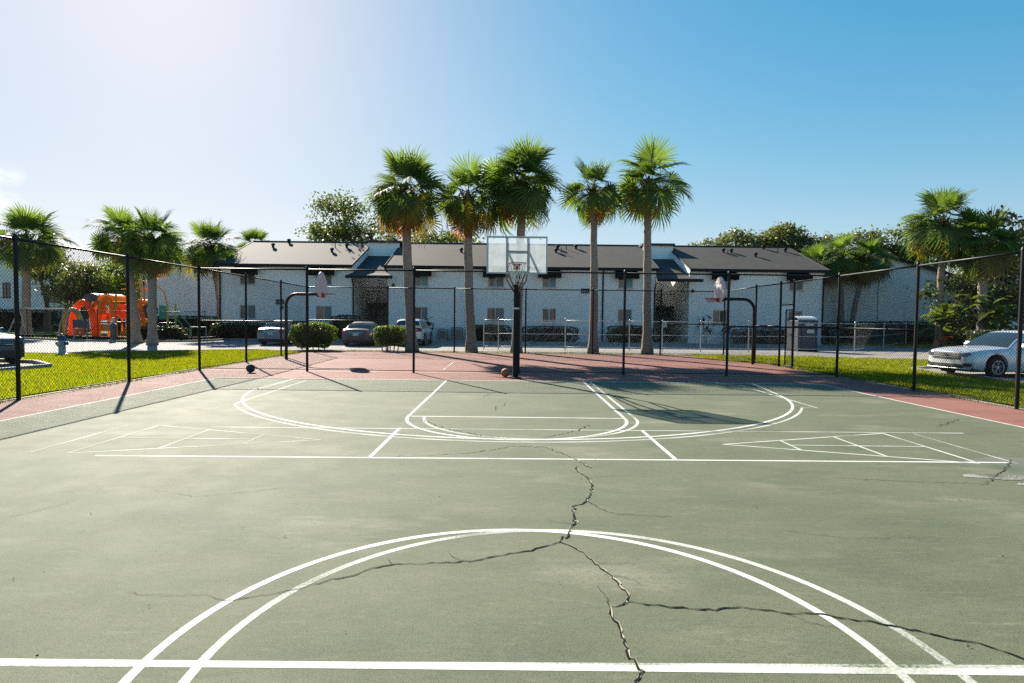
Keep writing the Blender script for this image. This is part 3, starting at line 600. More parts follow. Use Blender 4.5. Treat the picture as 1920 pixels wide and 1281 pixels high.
# ------------------------------------------------------------------ neighbouring buildings
def gable_house(name, label, cx, y0, hw, depth, ze, zr, wall, roof_m, rz=0, windows=(), ridge_along='y'):
    """end gable towards the viewer; ridge runs away"""
    t = thing(name, label, 'building', (cx, y0, 0), rz)
    mb = MB(); mb.poly([(-hw, 0, -.06), (hw, 0, -.06), (hw, 0, ze), (0, 0, zr), (-hw, 0, ze)]); mb.poly([(-hw, depth, -.06), (-hw, depth, ze), (0, depth, zr), (hw, depth, ze), (hw, depth, -.06)])
    mb.quad((-hw, 0, -.06), (-hw, 0, ze), (-hw, depth, ze), (-hw, depth, -.06)); mb.quad((hw, 0, -.06), (hw, depth, -.06), (hw, depth, ze), (hw, 0, ze))
    mb.build('wall', wall, t)
    rf = MB(); ov = .35; k = (zr - ze) / hw
    for s in (-1, 1):
        e = (s * (hw + ov), ze - k * ov); V = []
        for y in (-.3, depth + .3):
            V += [(e[0], y, e[1] + .03), (0, y, zr + .03), (0, y, zr + .15), (e[0], y, e[1] + .15)]
        rf.add(V, [(0, 1, 2, 3), (7, 6, 5, 4), (3, 2, 6, 7), (0, 4, 5, 1), (0, 3, 7, 4)])
    ro = rf.build('roof', roof_m, t)
    for s in (-1, 1):
        rb = MB(); e = (s * (hw + ov), ze - k * ov); V = [(e[0], -.34, e[1] - .1), (0, -.34, zr - .1), (0, -.34, zr + .17), (e[0], -.34, e[1] + .17), (e[0], -.302, e[1] - .1), (0, -.302, zr - .1), (0, -.302, zr + .17), (e[0], -.302, e[1] + .17)]
        rb.add(V, [(0, 1, 2, 3), (7, 6, 5, 4), (3, 2, 6, 7), (0, 4, 5, 1), (0, 3, 7, 4)]); rb.build('rake_board', m_trim, ro)
    for (x0, x1, z0, z1) in windows: window(x0, x1, z0, z1, -.05, t, None, True, m_dframe)
    MB().box(-hw - .004, hw + .004, -.02, -.004, -.05, .35).build('plinth', wall, t)
    return t
g1 = gable_house('apartment_building', 'pale grey gable wall rising behind the playground slide and palm trunks', -25.6, 52, 7.3, 22, 5.4, 7.75, m_wall, m_shingled)
for x in (-6.6, -7.1): MB().tube([(x, -.1, 0), (x, -.1, 5.2)], .06, 6).build('downspout', m_trim, g1)
t = gable_house('apartment_building', 'white building at far left with dark windows behind the swing frame', -53.8, 62, 6.4, 14, 5.5, 8.2, m_wall, m_shingled, 0, ((-.2, .6, 3.3, 4.9), (4.6, 5.9, 2.9, 4.7), (4.7, 5.5, .9, 2.2)))
MB().box(4.4, 6.1, -.75, -.06, 3.55, 3.72).build('balcony', m_trim, t)
t = gable_house('apartment_building', 'large blank off-white gable wall behind the right-hand palm cluster', 30.6, 50, 6.6, 20, 5.65, 7.62, m_wall2, m_shingled, R(-4))
MB().box(.55, .58, -.02, -.002, .1, 6.8).build('wall_joint', m_trim, t)
t = thing('apartment_building', 'white building corner with small dark awning at far right edge', 'building', (37.2, 44.0, 0))
MB().box(0, 9, 0, 8, -.05, 4.6).build('wall', m_wall, t)
MB().add([(-.5, -.4, 4.6), (9.5, -.4, 4.6), (9.5, 4, 6.0), (-.5, 4, 6.0), (-.5, 8.4, 4.6), (9.5, 8.4, 4.6)], [(0, 1, 2, 3), (3, 2, 5, 4), (0, 3, 4), (1, 5, 2), (0, 4, 5, 1)]).build('roof', m_shingled, t)
MB().add([(.6, -.004, 2.75), (2.2, -.004, 2.75), (2.3, -.6, 2.45), (.5, -.6, 2.45), (.5, -.6, 2.32), (2.3, -.6, 2.32)], [(0, 3, 2, 1), (3, 4, 5, 2), (0, 4, 3), (1, 2, 5)]).build('awning', m_awn, t)
window(.8, 2.0, 1.0, 2.2, -.05, t, m_blind)

# ------------------------------------------------------------------ chain-link fences
FH = 3.1
_panels = {}
def link_mesh(w, h, cell=.072, r=.0022, mat=None):
    key = (round(w, 2), round(h, 2), cell, mat.name, r)
    if key in _panels: return _panels[key]
    V = []; F = []
    def prism(a, b, dy):
        d = np.array([b[0] - a[0], b[1] - a[1]]); L = np.hypot(*d)
        if L < .01: return
        n = np.array([-d[1], d[0]]) / L; o = len(V)
        for p in (a, b):
            for k in range(3):
                q = 2.0944 * k; V.append((p[0] + n[0] * r * math.cos(q), dy + r * math.sin(q), p[1] + n[1] * r * math.cos(q)))
        for k in range(3): F.append((o + k, o + (k + 1) % 3, o + 3 + (k + 1) % 3, o + 3 + k))
    sl = 1.06
    c = -h / sl
    while c < w:
        for s in (0, 1):
            x0, x1 = max(c, 0), min(c + h / sl, w)
            if x1 > x0:
                a, b = (x0, (x0 - c) * sl), (x1, (x1 - c) * sl)
                if s: a, b = (w - a[0], a[1]), (w - b[0], b[1])
                prism(a, b, .0022 if s else -.0022)
        c += cell
    me = quick('mesh_panel', V, F, mat); _panels[key] = me; return me
_postm = {}
def post_mesh(h, r, mat):
    key = (round(h, 2), r, mat.name)
    if key not in _postm:
        _postm[key] = MB().lathe((0, 0, 0), [(.001, -.05), (r, -.05), (r, h), (r * 1.18, h), (r * 1.18, h + .03), (r * .8, h + .075), (.001, h + .095)], 12).mesh('post', mat, 'auto')
    return _postm[key]
def fence(name, label, P, h=FH, mat=None, wire=None, r_post=.038, r_rail=.024, mid=(), cell=.072, first=True, last=True, gate=None, bottom=.06, wr=.0022, midrails=None):
    """P: post positions in order. mid: bays with a brace rail."""
    mat = mat or m_black; wire = wire or m_wire
    base = Vector((P[0][0], P[0][1], 0)); t = thing(name, label, 'fence', tuple(base))
    L = [Vector((p[0], p[1], 0)) - base for p in P]
    for i, p in enumerate(L):
        if (i == 0 and not first) or (i == len(L) - 1 and not last): continue
        o = put('post', post_mesh(h, r_post, mat), t); o.location = p
    for i, (a, b) in enumerate(zip(L[:-1], L[1:])):
        up = Vector((0, 0, 1)); d = (b - a).normalized(); w = (b - a).length
        MB().tube([a + up * (h - .02) , b + up * (h - .02)], r_rail, 8).build('top_rail', mat, t, True)
        MB().tube([a + up * bottom, b + up * bottom], .012 if h > 2 else r_rail, 6).build('bottom_rail', mat, t, True)
        for z in (midrails or ()): MB().tube([a + up * z, b + up * z], r_rail * .9, 6).build('mid_rail', mat, t, True)
        if i in mid: MB().tube([a + up * 1.5, b + up * 1.5], r_rail, 8).build('brace_rail', mat, t, True)
        if gate is not None and i == gate: z0 = 2.28
        else: z0 = bottom
        o = put('mesh_panel', link_mesh(w, h - z0 - .02, cell, wr, wire), t); o.location = a + up * z0; o.rotation_euler = (0, 0, math.atan2(d.y, d.x))
        if z0 > 1: MB().tube([a + up * z0, b + up * z0], r_rail, 8).build('transom', mat, t, True)
    return t
fence('chain_link_fence', 'tall black chain-link fence along the left side of the green court', [(FX0, y) for y in (17.72, 14.45, 11.2, 7.95, 4.7, 1.45, -1.8)], first=True, wr=.0031)
fence('chain_link_fence', 'tall black chain-link fence along the right side beside the white car', [(FX1, y) for y in (17.84, 14.4, 11.45, 8.2, 4.95, 1.7, -1.6)], mid=(0,), wr=.0031)
fence('chain_link_fence', 'black chain-link fence crossing behind the main hoop between both courts', [(-9.5, 17.72), (-6.22, 17.70), (-2.97, 17.62), (.2, 17.66), (3.40, 17.74), (6.55, 17.76), (9.95, 17.84)], mid=(0, 5), first=False, last=False)
fence('chain_link_fence', 'black chain-link fence on the left of the red back court', [(-9.5, 17.72), (-9.55, 20.95), (-9.70, 24.5), (BX0, BY)], first=False)
fence('chain_link_fence', 'black chain-link fence at the far end in front of the palm row', [(BX0, BY), (-6.0, BY), (-2.79, BY), (.64, BY), (3.87, BY), (7.15, BY), (BX1, BY)], mid=(0, 5), first=False)
fence('chain_link_fence', 'black chain-link fence with gateway on the right of the red back court', [(9.95, 17.84), (9.98, 20.75), (9.99, 21.8), (9.95, 23.9), (BX1, BY)], first=False, last=False, gate=1, mid=(0, 2))
gt = thing('chain_link_gate', 'narrow black gate standing ajar in the right back-court fence', 'gate', (9.99, 20.82, 0), R(80))
MB().tube([(.0, 0, .08), (0, 0, 2.1)], .024, 8).build('gate_post', m_black, gt); MB().tube([(.86, 0, .08), (.86, 0, 2.1)], .024, 8).build('gate_post', m_black, gt)
for z in (.08, 1.2, 2.1): MB().tube([(0, 0, z), (.86, 0, z)], .02, 8).build('gate_rail', m_black, gt)
o = put('mesh_panel', link_mesh(.86, 2.02, .072, .0022, m_wire), gt); o.location = (0, 0, .08)
MB().box(.80, .92, -.03, .03, 1.05, 1.17).build('latch', m_black, gt)
fence('galvanised_fence', 'low silver galvanised mesh fence crossing the lot beyond the palms', [(-1.55, 31.9), (-.75, 31.9), (2.9, 31.9), (6.4, 31.9), (8.2, 31.9), (10.3, 31.9), (13.0, 32.1), (15.9, 32.6), (19.3, 32.9)], 1.62, m_galv, m_galvw, .03, .02, cell=.11, midrails=(.85,), bottom=.15, wr=.0013)
fence('galvanised_fence', 'silver galvanised mesh fence receding towards the right gable wall', [(19.3, 32.9), (24.5, 38.5), (31.0, 46.0)], 1.62, m_galv, m_galvw, .03, .02, first=False, cell=.11, midrails=(.85,), bottom=.15, wr=.0013)
fence('playground_fence', 'thin dark fence with silver rail in front of the playground', [(-46, 40.2), (-38, 39.9), (-32.9, 39.6), (-29.5, 38.2), (-26.2, 36.9), (-22.9, 36.7), (-20.2, 38.4)], 1.9, m_black, m_wire, .022, .016, cell=.12, wr=.0016)

# ------------------------------------------------------------------ basketball hoops and balls
def ring_pts(c, r, n=28): return [(c[0] + r * math.cos(2 * math.pi * i / n), c[1] + r * math.sin(2 * math.pi * i / n), c[2]) for i in range(n + 1)]
def net_mb(c, r, drop, n=12):
    mb = MB(); levels = [(r, 0), (r * .9, -drop * .25), (r * .72, -drop * .5), (r * .58, -drop * .75), (r * .52, -drop)]
    for i in range(len(levels) - 1):
        (r0, z0), (r1, z1) = levels[i], levels[i + 1]
        for k in range(n):
            a0 = 2 * math.pi * (k + .5 * (i % 2)) / n
            for s in (-.5, .5):
                a1 = a0 + s * 2 * math.pi / n
                mb.tube([(c[0] + r0 * math.cos(a0), c[1] + r0 * math.sin(a0), c[2] + z0), (c[0] + r1 * math.cos(a1), c[1] + r1 * math.sin(a1), c[2] + z1)], .0055, 4, False)
    return mb
HX, PY, BDY = .10, 16.33, 15.0
h = thing('basketball_hoop', 'main basketball hoop with clear backboard on thick black pole', 'hoop', (HX, PY, 0))
MB().lathe((0, 0, 0), [(.001, .0), (.17, .0), (.17, .03), (.085, .035), (.078, .06), (.072, 2.45), (.085, 2.46), (.085, 2.62), (.001, 2.63)], 16).build('pole', m_pole, h, 'auto')
for z in (1.93, 2.40, 2.55): MB().lathe((0, 0, z), [(.074, 0), (.094, 0), (.094, .05), (.074, .05)], 16).build('pole_collar', m_galv if z < 2 else m_pole, h)
yb = BDY - PY
for s in (-1, 1):
    MB().tube([(s * .05, -.03, 2.48), (s * .12, -.2, 2.66), (s * .24, -.5, 2.92), (s * .27, -.85, 3.16), (s * .27, yb + .06, 3.42)], .028, 10).build('support_arm', m_steelgrey, h, True)
    MB().tube([(s * .05, -.03, 2.40), (s * .26, -.45, 2.70), (s * .27, yb + .06, 2.86)], .022, 10).build('support_arm', m_steelgrey, h, True)
    MB().box(s * .27 - .025, s * .27 + .025, yb + .025, yb + .06, 2.83, 3.76).build('board_upright', m_steelgrey, h)
MB().box(-.245, .245, yb + .025, yb + .06, 3.37, 3.42).build('board_crossbar', m_steelgrey, h)
MB().box(-.245, .245, yb + .025, yb + .06, 2.86, 2.90).build('board_crossbar', m_steelgrey, h)
bd = MB().box(-.75, .75, yb - .006, yb + .006, 2.85, 3.74).build('backboard', m_board, h)
fr_ = MB(); x0, x1, z0, z1, t_ = -.775, .775, 2.82, 3.77, .035
for q in ((x0, x0 + t_, z0, z1), (x1 - t_, x1, z0, z1), (x0 + t_, x1 - t_, z0, z0 + t_), (x0 + t_, x1 - t_, z1 - t_, z1)): fr_.box(q[0], q[1], yb - .022, yb + .022, q[2], q[3])
fr_.build('frame', m_alu, bd)
rim = MB().tube(ring_pts((0, yb - .40, 3.05), .229), .010, 8).build('rim', m_rim, h, True)
bk = MB().box(-.09, .09, yb - .03, yb - .008, 2.92, 3.08); bk.add([(-.07, yb - .03, 3.04), (.07, yb - .03, 3.04), (.05, yb - .18, 3.05), (-.05, yb - .18, 3.05), (-.07, yb - .03, 2.94), (.07, yb - .03, 2.94)], [(0, 1, 2, 3), (0, 3, 4), (1, 5, 2), (4, 3, 2, 5)])
bk.build('bracket', m_rim, rim)
net_mb((0, yb - .40, 3.045), .225, .46).build('net', m_net, h)
for k, (x, z) in enumerate(((-.6, 2.9), (.6, 2.9), (-.6, 3.7), (.6, 3.7), (.35, 2.98), (-.12, 2.88), (.12, 2.88))): MB().lathe((x, yb - .03, z), [(.001, 0), (.014, 0), (.014, .02)], 8, 'y').build('bolt', m_galv, h)

def gooseneck(label, x, y, d, netted):
    h = thing('basketball_hoop', label, 'hoop', (x, y, 0))
    zt, rb = 2.52, .42
    pts = [(0, 0, -.05), (0, 0, 1.0), (0, 0, zt - rb)] + [(d * (rb - rb * math.cos(R(a))), 0, zt - rb + rb * math.sin(R(a))) for a in (15, 30, 45, 60, 75, 90)] + [(d * .9, 0, zt), (d * 1.33, 0, zt)]
    MB().tube(pts, .058, 12).build('pole', m_polebrown, h, True)
    # fan board: egg outline, standing across the arm
    out = []
    for i in range(40):
        a = 2 * math.pi * i / 40; yy = .68 * math.cos(a) * (1 - .26 * max(0, math.sin(a))) * (1 - .30 * max(0, -math.sin(a)) ** 2); zz = zt + .30 + (.56 if math.sin(a) > 0 else .44) * math.sin(a); out.append((yy, zz))
    xb = d * 1.36
    MB().prism(out, 'x', xb - .02, xb + .02).build('backboard', m_fan, h)
    rm = MB().tube(ring_pts((xb + d * .33, 0, zt + .02), .229), .010, 8).build('rim', m_rim, h, True)
    b = MB().box(min(xb + d * .022, xb + d * .12), max(xb + d * .022, xb + d * .12), -.06, .06, zt - .12, zt + .04); b.build('bracket', m_rim, rm)
    br = MB()
    for s in (-1, 1): br.tube([(xb + d * .03, s * .05, zt - .10), (xb + d * .30, s * .20, zt + .01)], .008, 6)
    br.build('brace', m_rim, rm)
    MB().box(min(d * 1.25, xb - d * .022), max(d * 1.25, xb - d * .022), -.2, .2, zt - .1, zt + .3).build('mount_plate', m_polebrown, h)
    if netted: net_mb((xb + d * .33, 0, zt + .015), .22, .14, 7).build('net', m_rim, h)
    return h
gooseneck('gooseneck hoop with white fan backboard at left of the red court', -8.70, 22.48, 1, False)
gooseneck('gooseneck hoop with white fan backboard at right of the red court', 9.38, 22.7, -1, True)

def ball(label, x, y, r, mat, rot):
    t = thing('basketball', label, 'basketball', (x, y, r)); t.rotation_euler = rot
    MB().lathe((0, 0, 0), [(r * math.sin(math.pi * i / 16), -r * math.cos(math.pi * i / 16)) for i in range(17)], 24).build('cover', mat, t, True)
    for k in range(3):
        pts = []
        for i in range(33):
            a = 2 * math.pi * i / 32
            if k == 0: p = (r * math.cos(a), r * math.sin(a), 0)
            elif k == 1: p = (r * math.cos(a), 0, r * math.sin(a))
            else:
                zz = .55 * r * math.cos(2 * a); rr = math.sqrt(r * r - zz * zz); p = (rr * math.cos(a), zz, rr * math.sin(a))
            pts.append(p)
        MB().tube(pts, .0035, 5).build('seam', m_seam, t)
ball('black basketball resting on the red border near the left corner', -7.68, 17.12, .125, m_ball_k, (.4, .3, .2))
ball('orange basketball lying beside the black hoop pole', -.18, 16.62, .125, m_ball_o, (.7, .2, 1.1))

# ------------------------------------------------------------------ sabal palms
def frond_mesh(name, mat, L, pet, droop, fold, seed, hang=0., dens=30):
    """A costapalmate fan: leaf stalk, folded blade, free drooping leaflet tips. Points along +X."""
    r_ = random.Random(seed); V = []; F = []
    n = 5; st = []                     # leaf stalk arc
    for i in range(n + 1):
        t = i / n; st.append((pet * t, 0, -droop * .35 * pet * t * t))
    for i, p in enumerate(st):
        w = .020 * (1 - .45 * i / n)
        V += [(p[0], -w, p[2]), (p[0], w, p[2]), (p[0], 0, p[2] - w * .8)]
    for i in range(n):
        a, b = 3 * i, 3 * i + 3
        F += [(a, a + 1, b + 1), (a, b + 1, b), (a + 1, a + 2, b + 2), (a + 1, b + 2, b + 1), (a + 2, a, b), (a + 2, b, b + 2)]
    hx, hz = st[-1][0], st[-1][2]; slope = -droop * .7
    def place(u, v, w):                # blade frame: u along, v across, w up; tilt by slope + hang
        th = math.atan(slope) - hang; c, s = math.cos(th), math.sin(th)
        return (hx + u * c - w * s, v, hz + u * s + w * c)
    amax = R(125); da = 2 * amax / dens
    for k in range(dens):
        a = -amax + da * (k + .5) + r_.uniform(-.02, .02); ll = L * (1 - .22 * (abs(a) / amax) ** 2) * r_.uniform(.86, 1.06)
        dr = r_.uniform(.6, 1.4) * droop; pts = []
        for q, wf in ((.05, .5), (.46, .50), (.74, .22), (1.0, .0)):
            rad = ll * q; u, v = rad * math.cos(a), rad * math.sin(a)
            w = fold * abs(math.sin(a)) * rad - .42 * dr * L * max(0, q - .15) ** 2.2 - .22 * L * (max(0, math.cos(a)) * q) ** 2 * droop
            hw = rad * da * wf
            pts.append((u, v, w, hw))
        o = len(V)
        for (u, v, w, hw) in pts[:-1]:
            V.append(place(u + math.sin(a) * hw, v - math.cos(a) * hw, w - hw * .25)); V.append(place(u - math.sin(a) * hw, v + math.cos(a) * hw, w + hw * .25))
        u, v, w, hw = pts[-1]; V.append(place(u, v, w - r_.uniform(0, .16) * L))
        F += [(o, o + 1, o + 3), (o, o + 3, o + 2), (o + 2, o + 3, o + 5), (o + 2, o + 5, o + 4), (o + 4, o + 5, o + 6)]
    return quick(name, V, F, mat)
FR_UP = [frond_mesh('frond', m_frond, 1.15, .95, .12, .40, i) for i in range(3)]
FR_MID = [frond_mesh('frond', m_frond, 1.2, 1.0, .45, .25, 10 + i, .30) for i in range(4)] + [frond_mesh('frond', m_frond, 1.15, .7, .4, .25, 60 + i, .25) for i in range(3)]
FR_OLD = [frond_mesh('frond', m_frond, 1.2, .95, .6, .18, 20 + i, .5) for i in range(3)]
FR_YEL = [frond_mesh('frond', m_frondy, 1.1, 1.05, .6, .18, 30 + i, .3) for i in range(2)]
FR_DEAD = [frond_mesh('dead_frond', m_frondd, 1.05, 1.0, .8, .12, 40 + i, .4, 26) for i in range(2)]
def palm(label, base, top, crown_r, n=40, yellow=3, dead=4, stalks=3, r0=.25, r1=.185, seed=0, group='sabal palms', lean=None, squash=1.0):
    """base: ground point. top: point where the leaves start."""
    r_ = random.Random(seed); B = Vector(base); T = Vector(top) - B
    t = thing('sabal_palm', label, 'palm tree', tuple(B), 0, group)
    pts = []; rs = []; bend = Vector(lean or (0, 0, 0)); N = 22
    for i in range(N + 1):
        q = i / N; p = T * q + bend * math.sin(math.pi * q); p.z = T.z * q
        if i == 0: p.z = -.1
        pts.append(p + Vector((r_.uniform(-.012, .012), r_.uniform(-.012, .012), 0)) * (1 if i else 0)); fl = 1 + .45 * max(0, 1 - q * 9)
        rs.append((r0 + (r1 - r0) * q) * fl * r_.uniform(.95, 1.06))
    MB().tube(pts, rs, 14).build('trunk', m_trunk, t, True)
    s = crown_r / 1.9
    cb = MB()
    H = Vector(T); H.z += .12 * s
    cb.tube([H + Vector((0, 0, -.55 * s)), H + Vector((0, 0, -.2 * s)), H + Vector((0, 0, .15 * s)), H + Vector((0, 0, .6 * s))], [r1 * 1.02, r1 * 1.5, r1 * 1.35, .04], 10)
    for k in range(26):
        a = k * 2.4; z = -.55 + .9 * k / 26; rr = r1 * 1.15
        p = H + Vector((rr * math.cos(a), rr * math.sin(a), z * s)); q = p + Vector((math.cos(a) * .20, math.sin(a) * .20, .26)) * s
        cb.tube([p, q], [.05 * s, .022 * s], 4)
    crown = cb.build('crown', m_boot, t)
    n = int(n * .86)
    for k in range(n):
        q = (k + .5) / n; el = 84 - 118 * q ** .78 + r_.uniform(-13, 13); az = k * 137.5 + r_.uniform(-14, 14)
        me = r_.choice(FR_UP if el > 48 else FR_MID if el > 2 else FR_OLD)
        if k >= n - yellow: me = r_.choice(FR_YEL)
        sc = s * r_.uniform(.80, 1.14) * (.85 if el > 70 else 1)
        place_frond('frond', me, crown, H + Vector((0, 0, .25 * s * (1 - q))), az, el, r_.uniform(-30, 30) if el > 50 else r_.uniform(-48, 48), sc, squash)
    for k in range(dead):
        place_frond('dead_frond', r_.choice(FR_DEAD), crown, H + Vector((0, 0, -.15)), r_.uniform(0, 360), r_.uniform(-52, -15), r_.uniform(-30, 30), s * r_.uniform(.75, 1.0), squash)
    for k in range(stalks):
        az = R(r_.uniform(0, 360)); mb = MB(); P = [H]; ln = r_.uniform(1.3, 2.0) * s; el = R(r_.uniform(5, 35)); V = []; F = []
        for i in range(1, 8):
            q = i / 7; P.append(H + Vector((math.cos(az) * math.cos(el) * ln * q, math.sin(az) * math.cos(el) * ln * q, math.sin(el) * ln * q - .75 * ln * q * q * .7)))
        mb.tube(P, .014, 4, False)
        for i in range(120):
            q = r_.uniform(.35, 1); j = min(6, int(q * 7)); c = P[j].lerp(P[j + 1], q * 7 - j); d = Vector((r_.gauss(0, 1), r_.gauss(0, 1), r_.gauss(-.5, .8))).normalized() * r_.uniform(.12, .36) * s
            sd = d.orthogonal().normalized() * .008; o = len(mb.v); mb.v += [tuple(c + sd), tuple(c - sd), tuple(c + d)]; mb.f.append((o, o + 1, o + 2))
        mb.build('seed_stalk', m_stalk, t)
    return t
def place_frond(name, me, par, at, az, el, roll, sc, squash=1.0):
    o = put(name, me, par)
    o.matrix_local = Matrix.Translation(at) @ Matrix.Rotation(R(az), 4, 'Z') @ Matrix.Rotation(R(-el), 4, 'Y') @ Matrix.Rotation(R(roll), 4, 'X') @ Matrix.Scale(sc, 4)
    return o
ROW = 'sabal palms in the row behind the back fence'
palm('sabal palm at the left end of the middle row, orange lower leaves', (-4.92, 28.75, 0), (-5.25, 28.7, 7.4), 2.25, 46, 4, 7, 3, .25, .19, 1, ROW, (-.05, 0, 0))
palm('second palm from the left in the middle row, yellow drooping leaves', (-1.98, 28.75, 0), (-2.25, 28.8, 7.2), 1.95, 38, 6, 2, 4, .24, .19, 2, ROW, (-.05, 0, 0))
palm('tallest full-crowned palm directly behind the main backboard', (.22, 29.2, 0), (.42, 29.1, 7.95), 2.45, 52, 1, 1, 3, .24, .19, 3, ROW)
palm('slim palm just right of the backboard with a thin crown', (4.0, 28.75, 0), (3.88, 28.7, 7.6), 1.75, 30, 2, 2, 5, .22, .15, 4, ROW, (.04, 0, 0))
palm('sabal palm at the right end of the middle row with drooping fans', (6.66, 28.75, 0), (6.55, 28.7, 7.9), 2.05, 34, 1, 1, 3, .22, .17, 5, ROW, (-.02, 0, 0))
palm('palm at the far left edge in front of the white building', (-36.8, 44.2, 0), (-36.5, 44, 6.7), 2.7, 48, 1, 1, 3, .30, .24, 6)
palm('left of the paired palms beside the playground, ragged fans', (-22.0, 34.2, 0), (-22.6, 34.2, 5.9), 1.9, 34, 1, 2, 2, .24, .2, 7, lean=(.05, 0, 0))
palm('right of the paired palms, trunk in front of the pale grey gable', (-20.35, 33.0, 0), (-20.3, 33, 5.45), 2.05, 44, 0, 2, 3, .24, .2, 8)
palm('curved-trunk palm by the left end of the apartment block', (-22.3, 44.5, 0), (-22.9, 44.3, 6.4), 2.35, 44, 1, 3, 2, .28, .22, 9, lean=(.35, 0, 0))
palm('distant palm crown just above the left roof end', (-25.0, 57, 0), (-25.2, 57, 8.0), 2.1, 30, 2, 2, 0, .25, .2, 10)
palm('leaning palm of the cluster right of the apartment block', (27.9, 48.2, 0), (29.2, 48.4, 6.5), 2.2, 34, 5, 6, 0, .22, .18, 11, lean=(-.25, 0, 0))
palm('upright palm of the cluster right of the apartment block', (27.4, 48.4, 0), (27.0, 48.4, 6.7), 2.2, 34, 8, 6, 0, .22, .18, 12)
palm('shaded rear palm of the cluster next to the apartment wall', (26.0, 49.5, 0), (25.6, 49.6, 6.2), 2.0, 26, 4, 5, 0, .22, .18, 13)
palm('tall palm with pale seed stalks above the right fence', (27.9, 38.2, 0), (27.75, 38, 7.7), 2.6, 44, 2, 2, 7, .24, .18, 14)
palm('dark green palm over the white sedan at right', (29.4, 36.6, 0), (29.3, 36.6, 6.3), 2.4, 44, 2, 3, 5, .27, .22, 15)

# ------------------------------------------------------------------ broadleaf trees
def leaf_quads(C, size, rs, flat=0.0, nrm=None, aspect=.55):
    n = len(C); a = rs.normal(size=(n, 3)); 
    if nrm is not None: a = a * (1 - flat) + nrm * flat * 2.2
    a /= np.linalg.norm(a, axis=1)[:, None]; b = rs.normal(size=(n, 3)); u = np.cross(a, b); u /= np.linalg.norm(u, axis=1)[:, None] + 1e-9; v = np.cross(a, u)
    s = size * rs.uniform(.6, 1.35, n)[:, None]
    V = np.stack([C - u * s, C + v * s * aspect, C + u * s, C - v * s * aspect], 1).reshape(-1, 3)
    return V, np.arange(4 * n).reshape(-1, 4)
def broadleaf(name, label, base, lobes, mat, leaf=.16, clumps=120, per=60, trunk_r=.35, seed=0, group=None, bark=None, cat='tree', clump_r=.75, fork=.45):
    rs = np.random.default_rng(seed); r_ = random.Random(seed)
    t = thing(name, label, cat, base, 0, group); C = []; K = []
    vols = np.array([l[3] * l[4] * l[5] for l in lobes]); 
    for i in range(clumps):
        l = lobes[rs.choice(len(lobes), p=vols / vols.sum())]; d = rs.normal(size=3); d /= np.linalg.norm(d); q = rs.uniform(.35, 1.0) ** .6
        c = np.array(l[:3]) + d * q * np.array(l[3:6]); K.append(c)
        k = int(per * rs.uniform(.5, 1.4)); off = rs.normal(size=(k, 3)) * clump_r * rs.uniform(.5, 1.1) * np.array([1, 1, .6]); C.append(c + off)
    C = np.concatenate(C); V, F = leaf_quads(C, leaf, rs)
    put('crown', quick('crown', V, F, mat), t)
    hz = min(l[2] - l[5] for l in lobes); cx = np.mean([l[0] for l in lobes]); fk = Vector((cx * .2, 0, max(.8, hz * fork * 1.6)))
    mb = MB().tube([(0, 0, -.1), (0, 0, .3), fk * .6, fk], [trunk_r * 1.5, trunk_r * 1.1, trunk_r, trunk_r * .85], 10); mb.build('trunk', bark or m_bark, t, True)
    lm = MB()
    for l in lobes:
        e = Vector(l[:3]); m = fk.lerp(e, .5) + Vector((r_.uniform(-.4, .4), r_.uniform(-.4, .4), .3)); lm.tube([fk * .95, m, e], [trunk_r * .6, trunk_r * .38, trunk_r * .15], 7)
        near = sorted(K, key=lambda c: sum((c - np.array(l[:3])) ** 2))[:10]
        for c in near: lm.tube([m.lerp(e, r_.uniform(.2, 1)), (Vector(c) + e) / 2 + Vector((0, 0, -.15)), Vector(c)], [trunk_r * .2, trunk_r * .12, trunk_r * .04], 5, False)
    lm.build('limbs', bark or m_bark, t, True)
    return t
broadleaf('oak_tree', 'open-branched live oak rising behind the roof left of the palms', (-13.6, 58, 0), [(-3.6, 0, 11.2, 3.2, 3, 2.4), (-.5, 0, 10.0, 3.4, 3, 2.4), (4.2, 1, 9.2, 3.8, 3, 1.6), (-4.5, 0, 9.3, 2.6, 2.5, 1.6), (8.0, 1, 9.0, 3, 3, 1.3)], m_oak, .15, 190, 62, .45, 21, clump_r=.62)
broadleaf('oak_tree', 'leftmost of the distant oaks over the right roof, sparse crown', (26, 70, 0), [(-2.4, 0, 10.2, 2.2, 2, .9), (.6, 0, 11.0, 1.9, 2, 1.5)], m_oak2, .17, 70, 50, .35, 22, clump_r=.55)
broadleaf('oak_tree', 'rounded tallest distant oak over the right roof end', (31.5, 69, 0), [(0, 0, 10.9, 2.7, 2.5, 2.1), (-1.6, 0, 10.2, 2, 2, 1.3), (2.4, 0, 10.3, 2, 2, 1.4)], m_oak2, .17, 120, 62, .38, 23, clump_r=.6)
broadleaf('oak_tree', 'small distant oak between the right roof end and palm cluster', (36.0, 68, 0), [(0, 0, 9.6, 2.4, 2.2, 1.9), (2, 0, 8.6, 1.8, 2, 1.4)], m_oak2, .17, 80, 60, .35, 24, clump_r=.6)
broadleaf('oak_tree', 'broad oak above the ridge of the right gable building', (38.2, 60, 0), [(-2.6, 0, 9.4, 2.6, 2.5, 1.5), (.8, 0, 9.6, 2.8, 2.5, 2.0), (3.6, 0, 8.4, 2.6, 2.5, 2.3), (-1.0, 0, 8.0, 2, 2, 1.5)], m_oak, .16, 150, 60, .4, 25, clump_r=.62)
